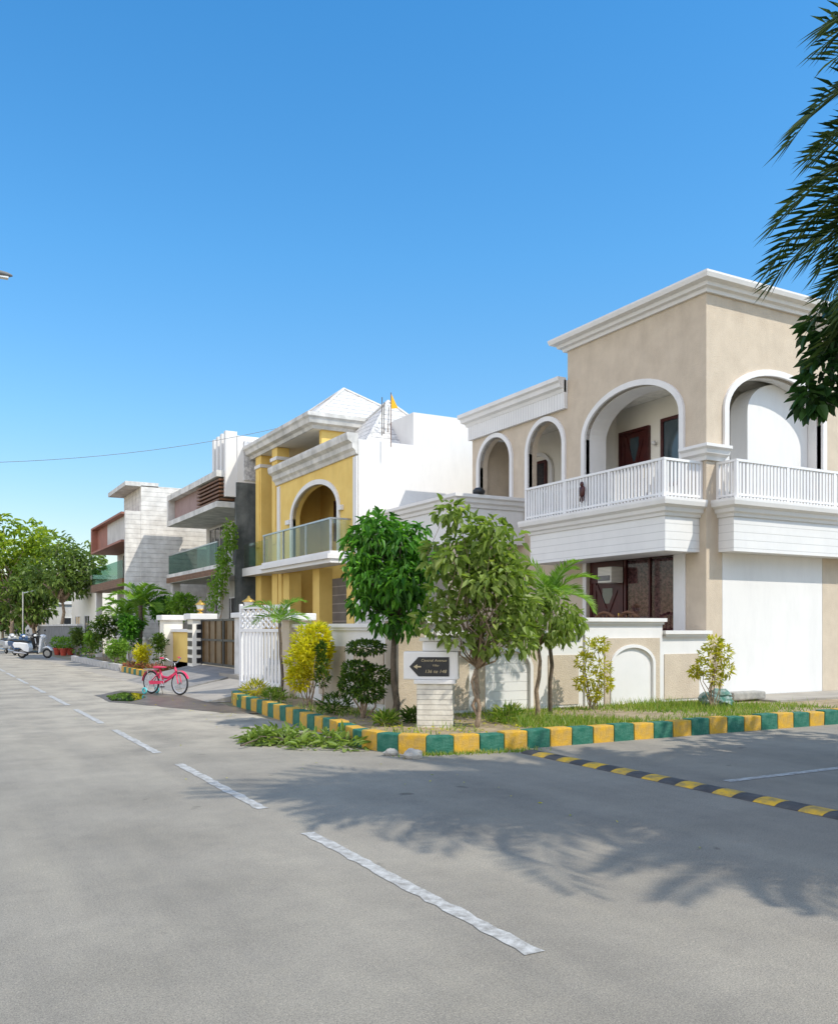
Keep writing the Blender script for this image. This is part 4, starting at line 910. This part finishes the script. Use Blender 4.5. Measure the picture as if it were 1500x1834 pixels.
# ================================================================= BICYCLE
def bicycle(label,loc,heading):
    t=thing('bicycle',label,'bicycle'); rw=.245; wb=.86
    for x,nm in ((-wb/2,'r'),(wb/2,'f')):
        w=MB(); w.ring((x,0,rw),(0,1,0),rw-.02,.02,30,8); w=w.build('wheel','rubber',t,smooth=True)
        w2_=MB(); w2_.ring((x,0,rw),(0,1,0),rw-.045,.011,30,6); w2_.build('rim','metalw',w,smooth=True)
        s=MB()
        for k in range(14): a=2*PI*k/14; s.tube([(x,.012*(-1)**k,rw),(x+math.cos(a)*(rw-.045),0,rw+math.sin(a)*(rw-.045))],.003,4)
        s.tube([(x,-.04,rw),(x,.04,rw)],.018,8); s.build('spokes','steel',w)
        m=MB(); a0,a1=(R(20),R(175)) if nm=='r' else (R(25),R(150)); pts=[(x+math.cos(a0+(a1-a0)*i/12)*(rw+.022),math.sin(a0+(a1-a0)*i/12)*(rw+.022)+rw) for i in range(13)]
        for p,q in zip(pts,pts[1:]): m.prism([p,q,(q[0],q[1]+.008),(p[0],p[1]+.008)],'y',-.028,.028)
        m.build('mudguard','redp',t)
    f=MB(); bb=(-.05,0,.25); seat=(-.17,0,.55); hd=(.29,0,.58); hb=(.33,0,.47)
    f.tube([bb,seat],.018,8); f.tube([(-.1,0,.38),(.08,0,.36),hb],.025,8); f.tube([bb,(.12,0,.33),(hb[0]-.01,0,hb[2]-.02)],.024,8); f.tube([hd,hb],.022,8)
    for s in (-1,1):
        f.tube([(-wb/2,s*.045,rw),(bb[0],s*.03,bb[2])],.012,6); f.tube([(-wb/2,s*.045,rw),(-.14,s*.02,.48)],.011,6)
    f.build('frame','redp',t,smooth=True)
    k=MB(); k.tube([hb,(.36,0,.4)],.018,8)
    for s in (-1,1): k.tube([(.35,s*.02,.47),(.38,s*.045,.42),(wb/2,s*.045,rw)],.012,6)
    k.build('fork','redp',t)
    h=MB(); h.tube([hd,(.275,0,.68)],.013,8); h.tube([(.17,-.24,.78),(.25,-.2,.77),(.28,-.06,.68),(.28,.06,.68),(.25,.2,.77),(.17,.24,.78)],.011,8); h=h.build('handlebar','steel',t,smooth=True)
    for s in (-1,1): g=MB(); g.tube([(.2,s*.222,.777),(.12,s*.25,.785)],.017,8); g.build('grip','redp',h)
    s=MB(); s.prism([(-.32,.575),(-.3,.6),(-.12,.595),(-.02,.585),(-.02,.57),(-.15,.555),(-.3,.555)],'y',-.06,.06); s.build('saddle','redp',t,bevel=.012)
    c=MB(); c.box(-.62,-.28,-.06,-.045,.52,.535); c.box(-.62,-.28,.045,.06,.52,.535); c.box(-.62,-.6,-.045,.045,.522,.533); c.box(-.45,-.43,-.045,.045,.522,.533)
    for sy in (-1,1): c.tube([(-.5,sy*.055,.52),(-wb/2,sy*.05,rw)],.006,5)
    c.build('carrier','steel',t)
    c=MB(); c.ring((bb[0],-.05,bb[2]),(0,1,0),.06,.007,18,5); c.tube([bb,(bb[0],-.07,bb[2]),(bb[0]+.08,-.08,bb[2]-.08)],.009,6); c.tube([bb,(bb[0],.07,bb[2]),(bb[0]-.08,.08,bb[2]+.08)],.009,6); c.build('crank','steel',t)
    for dx,sy,dz in ((.08,-1,-.08),(-.08,1,.08)): p=MB(); p.box(bb[0]+dx-.035,bb[0]+dx+.035,sy*.08-(.07 if sy<0 else 0),sy*.08+(.07 if sy>0 else 0),bb[2]+dz-.012,bb[2]+dz+.012); p.build('pedal','black',t)
    c=MB(); c.prism([(-.44,.2),(.0,.235),(.0,.29),(-.44,.285)],'y',-.062,-.052); c.build('chain_guard','redp',t)
    for sy in (-1,1):
        w=MB(); w.ring((-wb/2-.02,sy*.17,.075),(0,1,0),.055,.02,16,6); w=w.build('training_wheel','teal',t,smooth=True); s=MB(); s.tube([(-wb/2-.02,sy*.17,.075),(-wb/2-.01,sy*.1,.1),(-wb/2,sy*.05,rw)],.008,5); s.build('bracket','steel',w)
    s=MB(); s.tube([(-.2,.06,.22),(-.26,.16,.0)],.008,5); s.build('kickstand','steel',t)
    t.location=loc; t.rotation_euler=(0,0,heading); t.scale=(1.12,1.12,1.12); return t
a=G(270,1243); b=G(323,1246); bicycle('small pinkish red child bicycle standing beside the puddle',((a.x+b.x)/2,(a.y+b.y)/2,.006),math.atan2(b.y-a.y,b.x-a.x))
# ================================================================= SCOOTERS
def scooter(label,loc,heading,pm):
    t=thing('scooter',label,'scooter'); rw=.235
    for x in (-.62,.66):
        w=MB(); w.ring((x,0,rw),(0,1,0),rw-.05,.05,24,8); w=w.build('wheel','rubber',t,smooth=True); r=MB(); r.tube([(x,-.04,rw),(x,.04,rw)],.14,14); r.build('rim','steel',w)
    def shell(name,poly,hw,m,bv=.04): q=MB(); q.prism(poly,'y',-hw,hw); return q.build(name,m,t,bevel=bv,smooth=False)
    shell('rear_body',[(-.98,.66),(-.9,.5),(-.62,.5),(-.42,.34),(-.18,.3),(-.14,.5),(-.2,.72),(-.6,.76),(-.92,.76)],.17,pm)
    shell('footboard',[(-.2,.26),(.32,.26),(.36,.33),(-.18,.33)],.18,'black',.02)
    shell('leg_shield',[(.32,.27),(.42,.3),(.56,.92),(.5,1.0),(.44,.95)],.22,pm,.03)
    shell('front_mudguard',[(.42,.42),(.5,.53),(.66,.58),(.84,.5),(.92,.36),(.86,.38),(.78,.47),(.64,.51),(.52,.47)],.075,pm,.02)
    shell('seat',[(-.95,.77),(-.9,.84),(-.55,.86),(-.2,.8),(-.15,.74),(-.6,.765)],.14,'black',.03)
    k=MB(); k.tube([(.66,0,rw),(.5,0,.95)],.03,8); k.build('fork','steel',t)
    h=MB(); h.ball((.48,0,1.02),(.14,.15,.1),12,7); h=h.build('handlebar_cowl',pm,t,smooth=True)
    hb=MB(); hb.tube([(.38,-.33,1.05),(.47,-.12,1.03),(.47,.12,1.03),(.38,.33,1.05)],.018,8); hb.build('handlebar','black',t)
    l=MB(); l.ball((.59,0,1.0),(.05,.09,.065),12,7); l.build('headlight','lamp',t,smooth=True)
    for s in (-1,1):
        m=MB(); m.tube([(.45,s*.2,1.05),(.42,s*.3,1.24)],.008,5); m.ball((.42,s*.31,1.27),(.02,.07,.05),10,6); m.build('mirror','black',t,smooth=True)
    l=MB(); l.box(-1.0,-.97,-.1,.1,.6,.68); l.build('tail_light','redp',t)
    e=MB(); e.tube([(-.3,-.15,.24),(-.9,-.17,.3)],[.035,.05],8); e.build('exhaust','steel',t)
    t.location=loc; t.rotation_euler=(R(6),0,heading); t.scale=(1.12,1.12,1.12); return t
p=G(62,1179); scooter('white scooter parked at the far left, nearest of the row',(p.x,p.y,0),R(-38),'scw')
p=G(32,1175); scooter('dark blue scooter parked behind the white one',(p.x+.2,p.y+.7,0),R(-70),'scb')
p=G(18,1172); scooter('grey scooter parked at the far left edge of the row',(p.x+.1,p.y+.9,0),R(-75),'scg')
p=G(52,1172); scooter('black scooter parked deepest in the row behind the white scooter',(p.x+.3,p.y+1.2,0),R(-72),'black')
# ================================================================= POTS
def pot_proto():
    t=thing('flower_pot','red flower pot','pot'); b=MB(); b.lathe((0,0,0),[(.13,0),(.19,.3),(.22,.3),(.22,.36),(.18,.36),(.17,.32)],14); b.build('pot','pot',t,smooth=False)
    f=MB(); foliage(f,[(V((0,0,.6)),(.25,.25,.28))],170,.16,.06,-.3,random.Random(3)); f.build('plant','l_areca',t,recalc=False); return t
pr=pot_proto(); spots=[(103,1174),(114,1175),(126,1174),(137,1168),(148,1167),(158,1167),(168,1166),(178,1166)]
for k,(px,py) in enumerate(spots):
    o=pr if k==0 else copy_tree(pr)
    p=G(px,py); o.location=(p.x,p.y,.02); o.rotation_euler=(0,0,k*1.3); o.scale=(1.15,)*3
    near=k<3
    o['label']='red plastic flower pot standing in the front group by the white scooter' if near else 'red plastic flower pot in the row along the far shrub bed'
    o['group']='red pots by the scooter' if near else 'red pots along the far bed'
p=G(300,1192); o=copy_tree(pr); o.location=(p.x+.3,p.y,.1); o.scale=(1.25,)*3; o['label']='dark red pot standing alone before the yellow boundary wall'
if 'group' in o: del o['group']

# ================================================================= LIGHT, SKY, CAMERA
EL=R(50); sd=V((.54,-.84,0)).normalized()
sun=bpy.data.lights.new('sun','SUN'); sun.energy=4.25; sun.angle=R(.53); sun.color=(1,.94,.83)
so=bpy.data.objects.new('sun',sun); C.objects.link(so)
dirv=V((-sd.x*math.cos(EL),-sd.y*math.cos(EL),-math.sin(EL))); so.rotation_euler=dirv.to_track_quat('-Z','Y').to_euler(); so.location=(10,-10,30)
wd=bpy.data.worlds.new('World'); S.world=wd; wd.use_nodes=True; nt=wd.node_tree
sk=nt.nodes.new('ShaderNodeTexSky'); sk.sky_type='NISHITA'; sk.sun_disc=False; sk.sun_elevation=EL; sk.sun_rotation=math.atan2(sd.x,sd.y)
sk.air_density=1.1; sk.dust_density=.4; sk.ozone_density=3.0
hs=nt.nodes.new('ShaderNodeHueSaturation'); hs.inputs['Saturation'].default_value=1.15
nt.links.new(sk.outputs[0],hs.inputs['Color'])
gc=nt.nodes.new('ShaderNodeTexCoord').outputs['Generated']
sx=nt.nodes.new('ShaderNodeSeparateXYZ'); nt.links.new(gc,sx.inputs[0])
tint=ramp_n(nt,sx.outputs[2],[(0.,(1.2,1.0,.92)),(.1,(1.2,1.14,1.08)),(.22,(1.05,1.32,1.36)),(.38,(.88,1.45,1.56)),(.6,(.68,1.46,1.66))])
col=mixn(nt,'MULTIPLY',1.,hs.outputs[0],tint)
# warm fill light added to the unseen west and rear sky, lifts shaded fronts
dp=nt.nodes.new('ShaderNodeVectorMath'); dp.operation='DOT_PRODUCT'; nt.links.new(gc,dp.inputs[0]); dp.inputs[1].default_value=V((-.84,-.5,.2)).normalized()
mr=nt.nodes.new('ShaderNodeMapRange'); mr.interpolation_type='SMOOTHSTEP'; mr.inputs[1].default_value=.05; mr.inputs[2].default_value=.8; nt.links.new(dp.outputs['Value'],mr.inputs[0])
fill_glow=mixn(nt,'MIX',mr.outputs[0],(0,0,0),(8.8,7.3,5.9))
col=mixn(nt,'ADD',1.,col,fill_glow)
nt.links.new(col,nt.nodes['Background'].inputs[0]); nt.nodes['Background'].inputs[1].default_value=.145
cam=bpy.data.cameras.new('camera'); co=bpy.data.objects.new('camera',cam); C.objects.link(co)
co.location=(0,0,H); co.rotation_euler=(R(90),0,-A); cam.sensor_fit='HORIZONTAL'; cam.sensor_width=36; cam.lens=F/1500*36; cam.shift_y=(HY-917)/1500; cam.clip_end=2000; cam.clip_start=.05
S.camera=co
S.view_settings.view_transform='Standard'; S.view_settings.look='None'; S.view_settings.exposure=0
